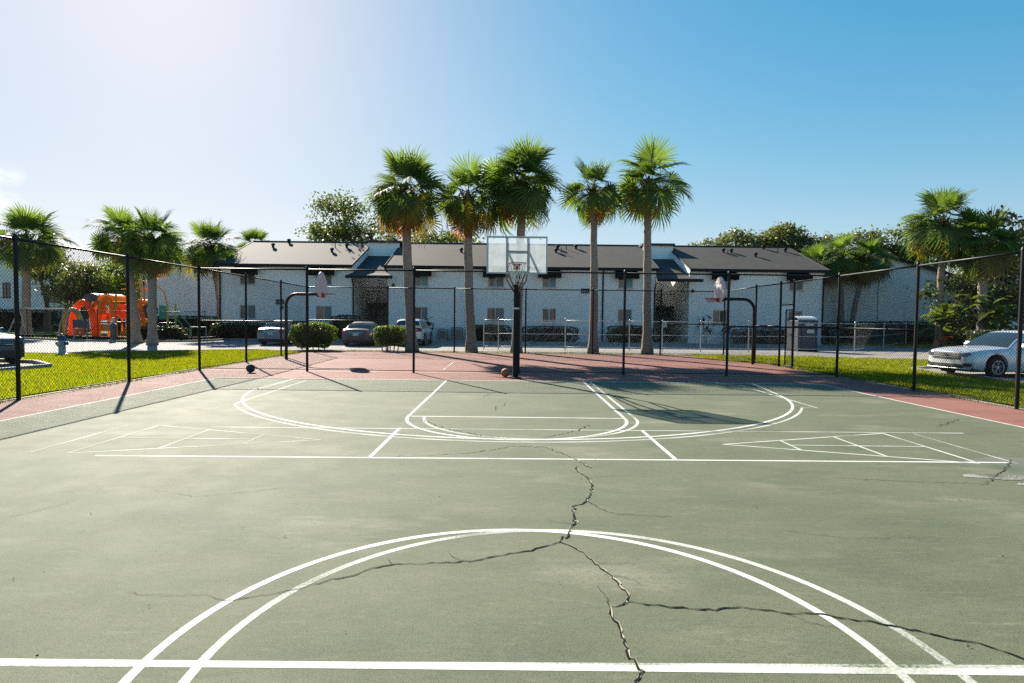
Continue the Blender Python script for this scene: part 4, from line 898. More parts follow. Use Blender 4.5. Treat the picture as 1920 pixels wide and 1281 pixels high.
broadleaf('oak_tree', 'grey-green oak behind the playground beside the white building', (-40.2, 55, 0), [(0, 0, 4.6, 2.3, 2, 2.0), (1.6, 0, 3.6, 1.8, 2, 1.6), (-1.3, 0, 3.2, 1.4, 1.5, 1.4)], m_oak2, .14, 130, 60, .3, 26, clump_r=.55)
broadleaf('oak_tree', 'sunlit yellow-green tree behind the playground posts', (-36.2, 54, 0), [(0, 0, 5.3, 1.9, 1.8, 1.5), (1.5, 0, 4.2, 1.6, 1.6, 1.3), (.6, 0, 3.0, 1.5, 1.5, 1.2)], m_bush, .13, 80, 55, .28, 27, clump_r=.5)
broadleaf('oak_tree', 'loose-leaved tree behind the far left palm and building corner', (-46.2, 58, 0), [(0, 0, 6.6, 2.2, 2, 2.0), (.8, 0, 4.8, 1.4, 1.5, 1.6)], m_oak2, .14, 80, 50, .3, 28, clump_r=.55)
broadleaf('magnolia_tree', 'dark glossy magnolia rising behind the right palms', (33.9, 41.5, 0), [(0, 0, 8.2, 1.5, 1.4, 1.5), (.9, 0, 7.0, 1.5, 1.4, 1.3), (-.8, 0, 6.4, 1.4, 1.4, 1.4), (1.8, 0, 5.8, 1.4, 1.3, 1.2), (.2, 0, 4.4, 2.2, 1.6, 1.4)], m_mag, .19, 120, 26, .25, 29, clump_r=.42)
broadleaf('yellowing_tree', 'small yellowing tree cut by the right edge of the photo', (30.2, 34, 0), [(0, 0, 7.3, .9, .9, .8), (.8, 0, 6.6, 1.0, .9, .8), (.2, 0, 5.2, 1.3, 1.0, 1.0)], m_frondy, .08, 60, 45, .15, 30, clump_r=.32)

# ------------------------------------------------------------------ shrubs, hedges, tropical plants
def clipped(name, label, c, dims, mat, leaf, n, group=None, seed=0, p=3.2, cat='bush', stems=True):
    """clipped shrub: dense leaf shell over a dark core, bumpy super-ellipsoid"""
    rs = np.random.default_rng(seed); t = thing(name, label, cat, (c[0], c[1], 0), 0, group); a, b, hh = dims[0] / 2, dims[1] / 2, dims[2] / 2
    D = rs.normal(size=(n, 3)); D /= np.linalg.norm(D, axis=1)[:, None]
    k = (np.abs(D) ** p).sum(1) ** (-1 / p); bump = 1 + .05 * np.sin(D[:, 0] * 7 + seed) * np.sin(D[:, 1] * 6) + .04 * np.sin(D[:, 2] * 9 + D[:, 0] * 5) + rs.normal(0, .022, n)
    q = np.where(rs.random(n) < .8, 1, rs.uniform(.8, 1, n)); P = D * (k * bump * q)[:, None] * np.array([a, b, hh]) + np.array([0, 0, c[2] + hh])
    V, F = leaf_quads(P, leaf, rs, .45, D); put('foliage', quick('foliage', V, F, mat), t)
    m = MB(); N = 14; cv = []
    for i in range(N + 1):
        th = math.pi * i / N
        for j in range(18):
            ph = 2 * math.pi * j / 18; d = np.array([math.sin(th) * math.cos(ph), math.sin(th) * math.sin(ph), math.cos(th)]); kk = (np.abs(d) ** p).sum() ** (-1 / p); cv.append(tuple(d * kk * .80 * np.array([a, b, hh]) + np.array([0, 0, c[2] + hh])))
    m.add(cv, [(i * 18 + j, i * 18 + (j + 1) % 18, (i + 1) * 18 + (j + 1) % 18, (i + 1) * 18 + j) for i in range(N) for j in range(18)]); m.build('dark_core', m_core, t)  # solid dark hull added behind the leaves to block see-through, not real twigs
    if stems:
        s = MB()
        for k in range(5): x = (k - 2) * a * .32; s.tube([(x * .8, 0, -.06), (x, .05, c[2] + hh)], .03, 5)
        s.build('stem', m_bark, t)
    return t
BG = 'clipped bushes behind the back fence'
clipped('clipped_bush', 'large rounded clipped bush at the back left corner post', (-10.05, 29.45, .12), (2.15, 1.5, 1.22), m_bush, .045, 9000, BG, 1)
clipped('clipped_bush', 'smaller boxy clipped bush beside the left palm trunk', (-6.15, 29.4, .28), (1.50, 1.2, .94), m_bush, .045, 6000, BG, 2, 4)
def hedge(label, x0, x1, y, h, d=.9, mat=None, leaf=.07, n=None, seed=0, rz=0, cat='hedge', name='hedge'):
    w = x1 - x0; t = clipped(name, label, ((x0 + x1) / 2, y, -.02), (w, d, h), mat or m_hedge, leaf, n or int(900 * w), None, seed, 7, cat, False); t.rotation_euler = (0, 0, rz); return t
hedge('dark clipped hedge along the pale grey gable behind the playground', -33, -20.6, 48.6, 1.55, 1.0, None, .08, 6000, 3)
hedge('dark tall hedge in front of the far left building', -60, -45.5, 59.5, 2.0, 1.2, None, .10, 6000, 4)
hedge('dark hedge at the foot of the right gable wall', 25.5, 39.5, 47.2, 1.75, 1.0, None, .08, 7000, 5, R(-4))
hedge('low round hedge at the left corner of the apartment block', -21.4, -17.4, 41.9, 1.15, 1.2, None, .06, 4200, 6)
hedge('dark shrub against the wall between the two grey sedans', -12.9, -10.9, 41.7, 1.75, 1.4, None, .06, 3200, 7, name='shrub', cat='shrub')
hedge('long dark shrub row under the window behind the hoop pole', -2.9, -.2, 42.0, 1.2, 1.1, None, .06, 3400, 8, name='shrub', cat='shrub')
hedge('pale variegated shrub under the split window right of the pole', .7, 4.6, 41.8, 1.15, 1.2, m_varieg, .06, 4600, 9, name='shrub', cat='shrub')
hedge('dark round shrub under the teal-curtained window', 6.9, 9.9, 41.8, 1.25, 1.2, None, .06, 3800, 10, name='shrub', cat='shrub')
hedge('leafy shrub row along the right apartment wall behind the right hoop', 15.9, 21.0, 41.8, 1.15, 1.2, m_varieg, .06, 5200, 11, name='shrub', cat='shrub')
hedge('shaded hedge below the tropical plants behind the white sedan', 26.6, 33.0, 33.8, 1.35, 1.2, None, .06, 5600, 12)
hedge('low dark ground shrub at the base of the palm pair', -24.6, -21.4, 38.2, .9, 1.0, None, .06, 2400, 14, name='shrub', cat='shrub')
def spiky(name, label, c, h, mat, n, leaf_l, leaf_w, seed, spread=.6, cat='plant', stem_h=None):
    """plant of broad arching leaves on thin stems"""
    r_ = random.Random(seed); t = thing(name, label, cat, c); st = MB(); meshes = []
    stems = max(1, n // 8)
    tips = []
    for k in range(stems):
        a = r_.uniform(0, 6.28); rr = spread * r_.uniform(.1, .6); top = Vector((rr * math.cos(a), rr * math.sin(a), h * r_.uniform(.45, .85))); st.tube([(top.x * .2, top.y * .2, -.06), (top.x * .5, top.y * .5, top.z * .5), top], .025, 5); tips.append(top)
    st.build('stem', m_bark, t)
    for k in range(n):
        p = r_.choice(tips) * r_.uniform(.6, 1.0); a = r_.uniform(0, 6.28); el = r_.uniform(-.2, 1.1); L = leaf_l * r_.uniform(.7, 1.2); w = leaf_w * r_.uniform(.8, 1.2); V = []; N = 6
        d = Vector((math.cos(a), math.sin(a), 0)); s = Vector((-d.y, d.x, 0))
        for i in range(N + 1):
            q = i / N; c_ = p + d * L * q * math.cos(el) + Vector((0, 0, L * (q * math.sin(el) - .55 * q * q))); ww = w * math.sin(math.pi * min(1, .08 + q * .92)) ** .7
            V += [c_ - s * ww + Vector((0, 0, ww * .35)), c_, c_ + s * ww + Vector((0, 0, ww * .35))]
        F = []
        for i in range(N): b = 3 * i; F += [(b, b + 1, b + 4, b + 3), (b + 1, b + 2, b + 5, b + 4)]
        MB().add(V, F).build('leaf', mat, t, True)
    return t
spiky('banana_plant', 'sunlit broad-leaved plant left of the right palm trunks', (27.0, 36.8, 0), 4.2, m_bigleaf, 30, 1.5, .24, 31, 1.2)
spiky('banana_plant', 'pale broad-leaved plant in the middle of the right thicket', (28.6, 35.6, 0), 4.0, m_bigleaf, 36, 1.4, .24, 32, 1.5)
spiky('banana_plant', 'shaded broad-leaved plant at the right of the thicket', (30.6, 36.4, 0), 3.8, m_bigleaf, 30, 1.4, .22, 33, 1.5)
spiky('banana_plant', 'low bright green leafy plant by the far right building', (25.0, 29.9, 0), 1.5, m_bigleaf, 16, .8, .13, 34, .6)
spiky('flowering_plant', 'small orange-red flowering plant at the right palm base', (26.6, 36.0, 0), 1.0, m_orangeleaf, 16, .5, .09, 35, .5)
spiky('ti_plant', 'dark leggy ti plant against the wall right of the right stair entry', (13.9, 42.0, 0), 2.4, m_croton, 26, .6, .09, 36, .5)
spiky('ti_plant', 'shorter purple ti plant right of the leggy one', (15.4, 41.9, 0), 1.9, m_croton, 22, .55, .09, 37, .5)
spiky('ti_plant', 'reddish spiky plant in front of the window left of the second palm', (-5.9, 41.9, 0), 2.1, m_croton, 24, .6, .09, 38, .6)
broadleaf('thicket', 'dense dark leafy thicket filling between the right palms', (29.4, 38.6, 0), [(-.6, 0, 3.0, 1.9, 1.0, 1.8), (1.8, 0, 3.4, 2.0, 1.0, 2.0), (3.6, 0, 2.6, 1.8, 1.0, 1.6), (.4, 0, 1.4, 2.6, 1.0, 1.2)], m_hedge, .14, 120, 55, .15, 39, cat='thicket', clump_r=.5)

# ------------------------------------------------------------------ vehicles
m_tyre = mk('tyre_rubber', (.018, .018, .019), rough=.85, spec=.2)
m_rimal = mk('alloy_rim', (.34, .35, .36), (.26, .27, .28), rough=.35, metal=.8, scale=12, world=False)
m_rimdk = mk('dark_rim_gap', (.02, .02, .022), rough=.6)
m_cglass = glass_mat('car_glass', (.022, .032, .036), .03)
m_chrome = mk('chrome', (.55, .56, .57), rough=.18, metal=1)
m_plast = mk('black_car_plastic', (.018, .018, .02), rough=.6)
m_lamp = glass_mat('headlight_lens', (.10, .11, .12), .08)
m_tail = glass_mat('tail_light_red', (.36, .012, .014), .1)
m_plate = mk('licence_plate', (.62, .62, .58), (.35, .42, .36), rough=.5, scale=14, world=False)
def car_paint(name, c):
    m = mk(name, c, rough=.38, spec=.5, coat=.9, metal=.25); return m
pt_white = car_paint('white_car_paint', (.70, .71, .73)); pt_grey = car_paint('silver_grey_car_paint', (.19, .22, .27)); pt_dark = car_paint('charcoal_car_paint', (.05, .057, .068)); pt_blue = car_paint('dark_blue_car_paint', (.022, .045, .085))
def car(label, loc, rz, paint, L=4.85, Wd=1.84, H=1.46, suv=False, group='parked cars', front=True):
    t = thing('parked_car', label, 'car', loc, rz, group); hw = Wd / 2; rw = .335 if not suv else .38
    xf, xr = L / 2 - .93, -L / 2 + 1.02; cl = .20 if not suv else .27
    bx = np.array([-L / 2, -L / 2 + .05, -L / 2 + .25, -L / 2 + .95, -.5, .6, L / 2 - 1.55, L / 2 - .55, L / 2 - .18, L / 2 - .05, L / 2])
    if suv: ztop = np.array([.72, .98, 1.04, 1.06, 1.04, 1.04, 1.05, .98, .92, .84, .70])
    else: ztop = np.array([.62, .95, 1.02, 1.005, .95, .95, .97, .91, .85, .78, .60])
    wid = np.array([.76, .87, .94, .985, 1.0, 1.0, .99, .955, .89, .80, .70]) * hw
    zbot = np.array([.42, .32, .27, .22, .2, .2, .2, .22, .22, .25, .32]) + (cl - .2)
    xs = np.unique(np.concatenate([np.linspace(-L / 2, L / 2, 61), xf + np.linspace(-rw - .06, rw + .06, 17), xr + np.linspace(-rw - .06, rw + .06, 17), bx]))
    V = []; F = []; n = 13
    for x in xs:
        zt, w, zb = np.interp(x, bx, ztop), np.interp(x, bx, wid), np.interp(x, bx, zbot)
        for xw in (xf, xr):
            d = abs(x - xw); ra = rw + .055
            if d < ra: zb = max(zb, rw + math.sqrt(ra * ra - d * d))
        zs = zt - .07; zm = zb + (zs - zb) * .55
        half = [(w * .90, zb), (w * .985, zb + (zs - zb) * .18), (w * 1.0, zm), (w * .975, zs - .02), (w * .92, zt - .03), (w * .74, zt), (0, zt + .028)]
        V += [(x, -y, z) for y, z in half] + [(x, y, z) for y, z in half[-2::-1]]
    for i in range(len(xs) - 1):
        for k in range(n - 1): a = i * n + k; F.append((a, a + n, a + n + 1, a + 1))
    F += [tuple(range(n)), tuple(range(len(V) - 1, len(V) - n - 1, -1))]
    MB().add(V, F).build('body', paint, t, 'auto')
    MB().box(-L / 2 + .12, L / 2 - .14, -hw * .86, hw * .86, cl - .02, .60).build('underbody', m_plast, t)
    # cabin
    if suv: a0, a1, b1, b0, zr = L / 2 - 1.45, L / 2 - 2.05, -L / 2 + .35, -L / 2 + .12, H
    else: a0, a1, b1, b0, zr = L / 2 - 1.38, L / 2 - 2.25, -L / 2 + 1.50, -L / 2 + .62, H
    zb_ = (1.02 if suv else .93); hb = hw * .90; hr = hw * .66
    cx = np.linspace(b0, a0, 33)
    kx = np.array([b0, b0 + (b1 - b0) * .5, b1, b1 + .35, (a1 + b1) / 2, a1 - .2, a1, (a0 + a1) / 2, a0]); kz = np.array([zb_ + .07, zb_ + .07 + (zr - zb_) * .55, zr - .09, zr - .025, zr, zr - .02, zr - .06, zb_ + (zr - zb_) * .55, zb_ + .02])
    def rz_(x): return float(np.interp(x, kx, kz))
    def yy(z): return hb - (hb - hr) * min(1, max(0, (z - zb_) / (zr - zb_)))
    V = []; F = []
    for x in cx:
        z = rz_(x); ys = yy(z - .05); half = [(hb, zb_ - .06), (hb, zb_), (ys, max(zb_, z - .06)), (ys * .93, z - .012), (ys * .55, z + .01), (0, z + .02)]
        V += [(x, -y, zz) for y, zz in half] + [(x, y, zz) for y, zz in half[-2::-1]]
    n = 11
    for i in range(len(cx) - 1):
        for k in range(n - 1): a = i * n + k; F.append((a, a + n, a + n + 1, a + 1))
    MB().add(V, F).build('cabin', paint, t, 'auto')
    for nm, x0, x1 in (('windshield', a0 - .02, a1 + .06), ('rear_window', b0 + .05, b1 - .04)):
        V = []; F = []; N = 8
        for i in range(N + 1):
            x = x0 + (x1 - x0) * i / N; z = rz_(x); ys = yy(z - .05) * .90
            for j, q in enumerate((-1, -.6, 0, .6, 1)): V.append((x + (.012 if nm == 'windshield' else -.012), q * ys, z + .030 - .030 * q * q))
        for i in range(N):
            for j in range(4): a = i * 5 + j; F.append((a, a + 5, a + 6, a + 1))
        MB().add(V, F).build(nm, m_cglass, t, True)
    zt_ = zr - .13; xa0, xa1, xb1, xb0 = a0 - .42, a1 - .02, b1 + .12, b0 + (.55 if not suv else .30); xm = (xa1 + xb1) / 2 - .02
    for s in (-1, 1):
        for (p0, p1, p2, p3) in ((xm + .05, xa0, xa1 + .0, xm + .05), (xb0, xm - .05, xm - .05, xb1)):
            z0, z1 = zb_ + .03, zt_
            MB().quad((p0, s * (yy(z0) + .012), z0), (p1, s * (yy(z0) + .012), z0), (p2, s * (yy(z1) + .012), z1), (p3, s * (yy(z1) + .012), z1)).build('side_window', m_cglass, t)
        mi = MB().add([(a0 - .50, s * (hb + .03), .94 + (zb_ - .9)), (a0 - .34, s * (hb + .03), .95 + (zb_ - .9)), (a0 - .34, s * (hb + .23), .97 + (zb_ - .9)), (a0 - .50, s * (hb + .23), .97 + (zb_ - .9)), (a0 - .50, s * (hb + .05), 1.06 + (zb_ - .9)), (a0 - .38, s * (hb + .05), 1.05 + (zb_ - .9)), (a0 - .40, s * (hb + .20), 1.07 + (zb_ - .9)), (a0 - .50, s * (hb + .20), 1.08 + (zb_ - .9))], [(0, 3, 2, 1), (4, 5, 6, 7), (0, 1, 5, 4), (1, 2, 6, 5), (2, 3, 7, 6), (3, 0, 4, 7)]); mi.build('mirror', paint, t)
        for xh in (.15, -.85): MB().box(xh - .10, xh + .10, s * (hw * .985) - .012, s * (hw * .985) + .02, .80 + (zb_ - .9), .825 + (zb_ - .9)).build('door_handle', m_chrome, t)
        dg = MB()
        for xd in (.72, -.38): dg.box(xd - .004, xd + .004, s * hw * .99 - .008, s * hw * .99 + .006, .34, .80)
        dg.build('door_gap', m_plast, t)
        for xw in (xf, xr):
            o = s * (hw - .10)
            w = MB().lathe((xw, o, rw), [(rw * .62, -.10), (rw * .93, -.105), (rw, -.07), (rw, .07), (rw * .93, .105), (rw * .62, .10)], 24, 'y').build('wheel', m_tyre, t, 'auto')
            MB().lathe((xw, o + s * .07, rw), [(.001, 0), (rw * .63, 0)], 20, 'y').build('rim_gap', m_rimdk, w)
            rm = MB(); rm.lathe((xw, o + s * .095, rw), [(rw * .63, -.02), (rw * .66, .008), (rw * .59, .008), (rw * .57, -.02)], 24, 'y'); rm.lathe((xw, o + s * .09, rw), [(.001, s * .012), (.05, s * .012), (.06, -.01)], 12, 'y')
            for k in range(5):
                for dq in (-.16, .16):
                    a = k * 1.2566 + .3 + dq * .6; b = k * 1.2566 + .3 + dq * 1.3; rm.tube([(xw + .045 * math.cos(a), o + s * .092, rw + .045 * math.sin(a)), (xw + rw * .60 * math.cos(b), o + s * .092, rw + rw * .60 * math.sin(b))], [.016, .013], 5)
            rm.build('rim', m_rimal, w)
    # front end
    fw, fxs, fz = wid[::-1][:5], bx[::-1][:5], ztop[::-1][:5]
    def fx(y, z): return min(float(np.interp(abs(y), fw, fxs)), float(np.interp(z, fz, fxs))) - .006
    def patch(ys, zs, off, nm, mat, sm=True):
        V = []; F = []; ny, nz = len(ys), len(zs[0])
        for i, y in enumerate(ys):
            for z in zs[i]: V.append((fx(y, z) + off, y, z))
        for i in range(ny - 1):
            for k in range(nz - 1): a = i * nz + k; F.append((a, a + nz, a + nz + 1, a + 1))
        return MB().add(V, F).build(nm, mat, t, sm)
    zg = .68 if not suv else .78
    bmp = patch(np.linspace(-hw * .90, hw * .90, 13), [[cl + .12, .34, .46, .56, zg - .02]] * 13, .015, 'front_bumper', paint)
    g = patch(np.linspace(-.52, .52, 9), [[zg - .12, zg - .03, zg + .05, zg + .09]] * 9, .030, 'grille', m_plast, False)
    gb = MB()
    for z in (zg - .06, zg, zg + .05) if not suv else (zg - .08, zg - .03, zg + .02, zg + .07):
        gb.tube([(fx(y, z) + .038, y, z) for y in np.linspace(-.46, .46, 7)], .008 if not suv else .012, 5)
    gb.build('grille_bars', m_chrome, g)
    em = MB().lathe((fx(0, zg) + .045, 0, zg + .0), [(.001, .012), (.05, .010), (.06, 0)], 14, 'x'); em.build('emblem', m_chrome, g)
    patch(np.linspace(-.62, .62, 9), [[cl + .10, cl + .17, cl + .21]] * 9, .034, 'lower_intake', m_plast, False)
    MB().tube([(fx(y, cl + .06) + .03, y, cl + .07) for y in np.linspace(-.72, .72, 9)], .014, 6).build('lip', paint, t)
    for s in (-1, 1):
        ys = [s * q for q in (.50, .60, .70, .79)]
        patch(ys, [[zg - .02, zg + .02, zg + .05], [zg - .03, zg + .03, zg + .08], [zg - .02, zg + .04, zg + .10], [zg + .03, zg + .07, zg + .12]], .036, 'headlight', m_lamp)
        patch([s * q for q in (.64, .72, .80)], [[cl + .14, cl + .2, cl + .25]] * 3, .036, 'fog_light', m_plast, False)
    # rear end
    def rx(y, z): return max(float(np.interp(abs(y), wid[:4], bx[:4])), float(np.interp(z, ztop[:3], bx[:3]))) + .006
    def rpatch(ys, zs, off, nm, mat):
        V = []; F = []; nz = len(zs)
        for y in ys:
            for z in zs: V.append((rx(y, z) - off, y, z))
        for i in range(len(ys) - 1):
            for k in range(nz - 1): a = i * nz + k; F.append((a, a + 1, a + nz + 1, a + nz))
        return MB().add(V, F).build(nm, mat, t, True)
    zt2 = .84 if not suv else .98
    rpatch(np.linspace(-hw * .86, hw * .86, 11), [cl + .16, .42, .52, .62], .03, 'rear_bumper', paint); rpatch(np.linspace(-hw * .80, hw * .80, 9), [cl + .06, cl + .12, cl + .18], .036, 'diffuser', m_plast)
    rpatch(np.linspace(-hw * .84, hw * .84, 9), [.62, .70, .78, .88], .024, 'boot_lid', paint)
    for s in (-1, 1): rpatch([s * q for q in (.48, .62, .74, .83)], [zt2 - .10, zt2 - .03, zt2 + .05], .05, 'tail_light', m_tail)
    rpatch(np.linspace(-.44, .44, 5), [zt2 - .055, zt2 - .03], .045, 'chrome_strip', m_chrome)
    rpatch(np.linspace(-.16, .16, 3), [zt2 - .23, zt2 - .15, zt2 - .075], .042, 'licence_plate', m_plate)
    if not suv:
        MB().tube([(-.55, 0, zr - .02), (-.63, 0, zr + .05)], [.02, .008], 6).build('antenna', paint, t)
    return t
PG = 'cars parked around the lot'
car('white sedan parked nose to the court behind the right fence', (16.62, 19.4, -.03), R(180 + 8), pt_white, 4.9, 1.86, 1.49, False, PG)
car('silver grey sedan parked tail-out at the left by the apartment', (-13.95, 36.0, -.035), R(90), pt_grey, 4.65, 1.80, 1.44, False, PG)
car('charcoal sedan with red tail lights parked between the clipped bushes', (-9.05, 36.0, -.035), R(91), pt_dark, 4.75, 1.82, 1.42, False, PG)
car('white car mostly hidden behind the small clipped bush and palm', (-6.15, 36.6, -.035), R(90), pt_white, 4.6, 1.84, 1.62, True, PG)
car('dark blue sport utility vehicle nosing in at the left edge', (-18.5, 19.4, -.03), R(-24), pt_blue, 4.8, 1.95, 1.72, True, PG)

# ------------------------------------------------------------------ playground
m_or = leafy('orange_plastic', (.90, .36, .03), (.90, .36, .03), .5, (1.1, 1.1, 1), .4, .4); m_rd = leafy('red_plastic', (.86, .19, .03), (.86, .19, .03), .5, (1.1, 1.1, 1), .4, .4); m_ye = mk('yellow_post_paint', (.72, .36, .06), (.62, .30, .06), rough=.5, scale=8)
m_gn = mk('teal_green_plastic', (.05, .30, .22), (.04, .25, .19), rough=.5, scale=6); m_pu = mk('dark_slate_plastic', (.045, .05, .07), (.06, .06, .09), rough=.5, scale=6); m_gr = mk('grey_painted_steel', (.34, .36, .36), (.28, .30, .30), rough=.5, scale=9); m_lime = mk('lime_post_paint', (.42, .46, .05), rough=.5)
pg = thing('play_structure', 'orange and red play structure with yellow posts and climbing arch', 'playground', (-26, 40.6, 0), world=True)
def post(x, y, h, m=None): MB().tube([(x, y, -.05), (x, y, h), (x, y, h + .05)], [.06, .06, .03], 8).build('post', m or m_ye, pg)
for x in (-28.4, -27.25):
    for y in (40.2, 41.3): post(x, y, 3.0)
for x in (-26.2, -25.3):
    for y in (40.2, 41.3): post(x, y, 4.1 if y > 41 else 3.6)
for x in (-27.35, -28.3):
    post(x + .02, 40.9, 2.0, m_or)
MB().box(-28.4, -27.25, 40.2, 41.3, 1.08, 1.16).build('deck', m_pu, pg); MB().box(-26.2, -25.2, 40.2, 41.3, 1.28, 1.36).build('deck', m_pu, pg)
def barrel(x0, x1, y0, y1, z, r, m, nm='roof'):
    V = []; F = []; N = 12
    for i in range(N + 1):
        a = math.pi * i / N; 
        for y in (y0, y1): V += [((x0 + x1) / 2 - (x1 - x0) / 2 * math.cos(a), y, z + r * math.sin(a))]
    F = [(2 * i, 2 * i + 1, 2 * i + 3, 2 * i + 2) for i in range(N)] + [tuple(range(0, 2 * N + 2, 2)), tuple(range(2 * N + 1, 0, -2))]
    return MB().add(V, F).build(nm, m, pg, 'auto')
barrel(-28.5, -27.15, 40.1, 41.4, 2.55, .5, m_or); barrel(-26.3, -25.1, 40.1, 41.4, 2.35, .38, m_or); barrel(-29.75, -28.5, 40.4, 41.5, 2.55, .55, m_pu, 'dome_canopy')
MB().tube([(-29.15, 40.9, 0), (-29.15, 40.9, 3.0)], .08, 8).build('dome_post', m_or, pg)
MB().box(-28.35, -27.3, 40.13, 40.19, 1.25, 1.75).build('panel', m_rd, pg); MB().box(-28.35, -27.3, 40.13, 40.19, .5, .95).build('panel', m_ye, pg); MB().box(-28.3, -27.9, 40.1, 40.16, 1.75, 2.5).build('panel', m_or, pg)
MB().tube([(-27.25, 40.75, 1.85), (-26.2, 40.75, 1.95)], .52, 16).build('crawl_tube', m_rd, pg, True)
def arch(xc, w, y, z1, r, m, nm):
    N = 14; MB().tube([(xc - w * math.cos(math.pi * i / N), y, z1 * math.sin(math.pi * i / N) ** .8) for i in range(N + 1)], r, 8).build(nm, m, pg, True)
arch(-29.3, .8, 39.9, 2.45, .22, m_rd, 'climbing_arch'); arch(-29.75, .62, 39.5, 1.95, .15, m_ye, 'climbing_arch'); arch(-27.82, .58, 40.02, 2.75, .16, m_or, 'entry_arch'); arch(-25.7, .5, 40.02, 2.55, .14, m_or, 'entry_arch'); arch(-29.45, .6, 39.3, 2.0, .045, m_gr, 'climbing_arch'); arch(-29.2, .6, 39.0, 2.0, .045, m_gr, 'climbing_arch')
ru = MB()
for i in range(2, 13):
    a = math.pi * i / 14; ru.tube([(-29.45 - .6 * math.cos(a), 39.3, 2.0 * math.sin(a) ** .8), (-29.2 - .6 * math.cos(a), 39.0, 2.0 * math.sin(a) ** .8)], .025, 6)
ru.build('rungs', m_gr, pg)
for z in (3.55, 3.9): MB().tube([(-27.6, 41.3, z - .1), (-26.2, 41.3, z)], .05, 6).build('beam', m_ye, pg)
MB().tube([(-26.2, 41.3, 4.05), (-25.3, 41.3, 3.9), (-24.6, 41.3, 3.3), (-24.4, 41.3, 2.4), (-24.4, 41.3, 0)], .05, 6).build('beam', m_ye, pg)
MB().tube([(-25.3, 40.2, 3.6), (-24.7, 40.2, 3.0), (-24.5, 40.2, 0)], .05, 6).build('beam', m_or, pg)
rg = MB(); N = 18
for i in range(N): pass
rg.tube([(-24.85 + .42 * math.cos(2 * math.pi * i / N), 40.15, 1.95 + .42 * math.sin(2 * math.pi * i / N)) for i in range(N + 1)], .10, 8); rg.build('crawl_ring', m_pu, pg, True)
MB().box(-25.25, -24.45, 40.25, 40.3, .55, 1.35).build('panel', m_pu, pg); MB().box(-25.15, -24.55, 40.32, 40.36, 1.5, 2.3).build('panel', m_or, pg); MB().box(-26.15, -25.3, 40.15, 40.2, 1.4, 2.1).build('panel', m_rd, pg)
sl = MB(); sec = [(40.2, 1.3), (39.8, 1.2), (39.2, .75), (38.6, .35), (38.2, .22)]
V = []; F = []
for y, z in sec: V += [(-25.7, y, z + .25), (-25.6, y, z), (-24.9, y, z), (-24.8, y, z + .25)]
for i in range(4):
    for k in range(3): a = i * 4 + k; F.append((a, a + 1, a + 5, a + 4))
sl.add(V, F).build('slide', m_or, pg)
MB().box(-24.3, -23.85, 40.2, 40.28, 1.35, 2.3).build('panel', m_gn, pg); MB().box(-24.35, -23.75, 40.2, 41.2, 1.05, 1.13).build('deck', m_pu, pg); post(-23.75, 40.25, 2.4, m_lime); post(-23.75, 41.2, 2.4, m_lime); MB().box(-24.3, -23.8, 40.3, 40.34, .2, 1.0).build('panel', m_pu, pg)
sp = MB()
for k in range(5): sp.box(-23.65 + k * .2, -23.4 + k * .2, 40.3, 41.1, .85 - k * .2, .90 - k * .2)
sp.build('steps', m_pu, pg)
for y in (40.25, 41.15): MB().tube([(-23.7, y, 1.95), (-22.75, y, 1.0), (-22.7, y, .1)], .03, 6).build('handrail', m_gn, pg)
sw = thing('swing_frame', 'bare white swing frame on the mulch at far left', 'swing frame', (-34.0, 42.2, 0))
for x in (-1.6, 1.6):
    for y in (-.9, .9): MB().tube([(x + (.22 if x > 0 else -.22), y, -.05), (x, 0, 2.0)], .045, 8).build('leg', m_gr, sw)
    MB().tube([(x * 1.06, -.45, 1.0), (x * 1.06, .45, 1.0)], .03, 6).build('brace', m_gr, sw)
MB().tube([(-1.65, 0, 2.0), (1.65, 0, 2.0)], .05, 8).build('top_bar', m_gr, sw)
sg = thing('rules_sign', 'grey two-post playground sign with red lower panel', 'sign', (-27.55, 37.25, 0))
for x in (-.42, .42): MB().tube([(x, 0, -.05), (x, 0, 1.25)], .05, 8).build('post', m_gr, sg)
MB().box(-.46, .46, -.06, -.03, .78, 1.30).build('panel', m_pu, sg); pn = MB().box(-.30, .30, -.06, -.03, .28, .70).build('panel', m_rd, sg)
MB().lathe((0, -.068, .48), [(.001, 0), (.06, 0)], 10, 'y').build('mark', m_frame, pn)
ur = thing('bike_rail', 'small white tubular rail standing on the mulch by the left palm trunk', 'rail', (-20.9, 38.9, 0))
for x in (-.5, 0, .5): MB().tube([(x, 0, -.05), (x, 0, .85)], .03, 8).build('upright', m_gr, ur)
MB().tube([(-.52, 0, .87), (.52, 0, .87)], .032, 8).build('top_bar', m_gr, ur)

# ------------------------------------------------------------------ hydrants, toilet cabin, plant boxes, condensers
m_hyd = mk('pale_hydrant_paint', (.46, .54, .62), (.36, .44, .52), rough=.5, scale=9); m_hydc = mk('blue_hydrant_cap', (.02, .07, .16), rough=.45); m_teald = mk('dark_teal_enamel', (.035, .07, .085), (.05, .09, .10), rough=.5, scale=9)
hy = thing('fire_hydrant', 'pale fire hydrant with dark blue cap on the left lawn', 'hydrant', (-18.6, 24.1, -.03))
MB().lathe((0, 0, 0), [(.001, 0), (.19, 0), (.19, .05), (.13, .07), (.125, .55), (.16, .56), (.16, .60)], 16).build('barrel', m_hyd, hy, 'auto')
MB().lathe((0, 0, .60), [(.17, 0), (.17, .03), (.14, .10), (.08, .19), (.035, .21), (.035, .27), (.001, .275)], 16).build('bonnet', m_hydc, hy, 'auto')
for s in (-1, 1): MB().lathe((s * .12, 0, .47), [(.06, 0), (.07, s * .06), (.075, s * .10), (.001, s * .11)], 12, 'x').build('nozzle', m_hydc, hy)
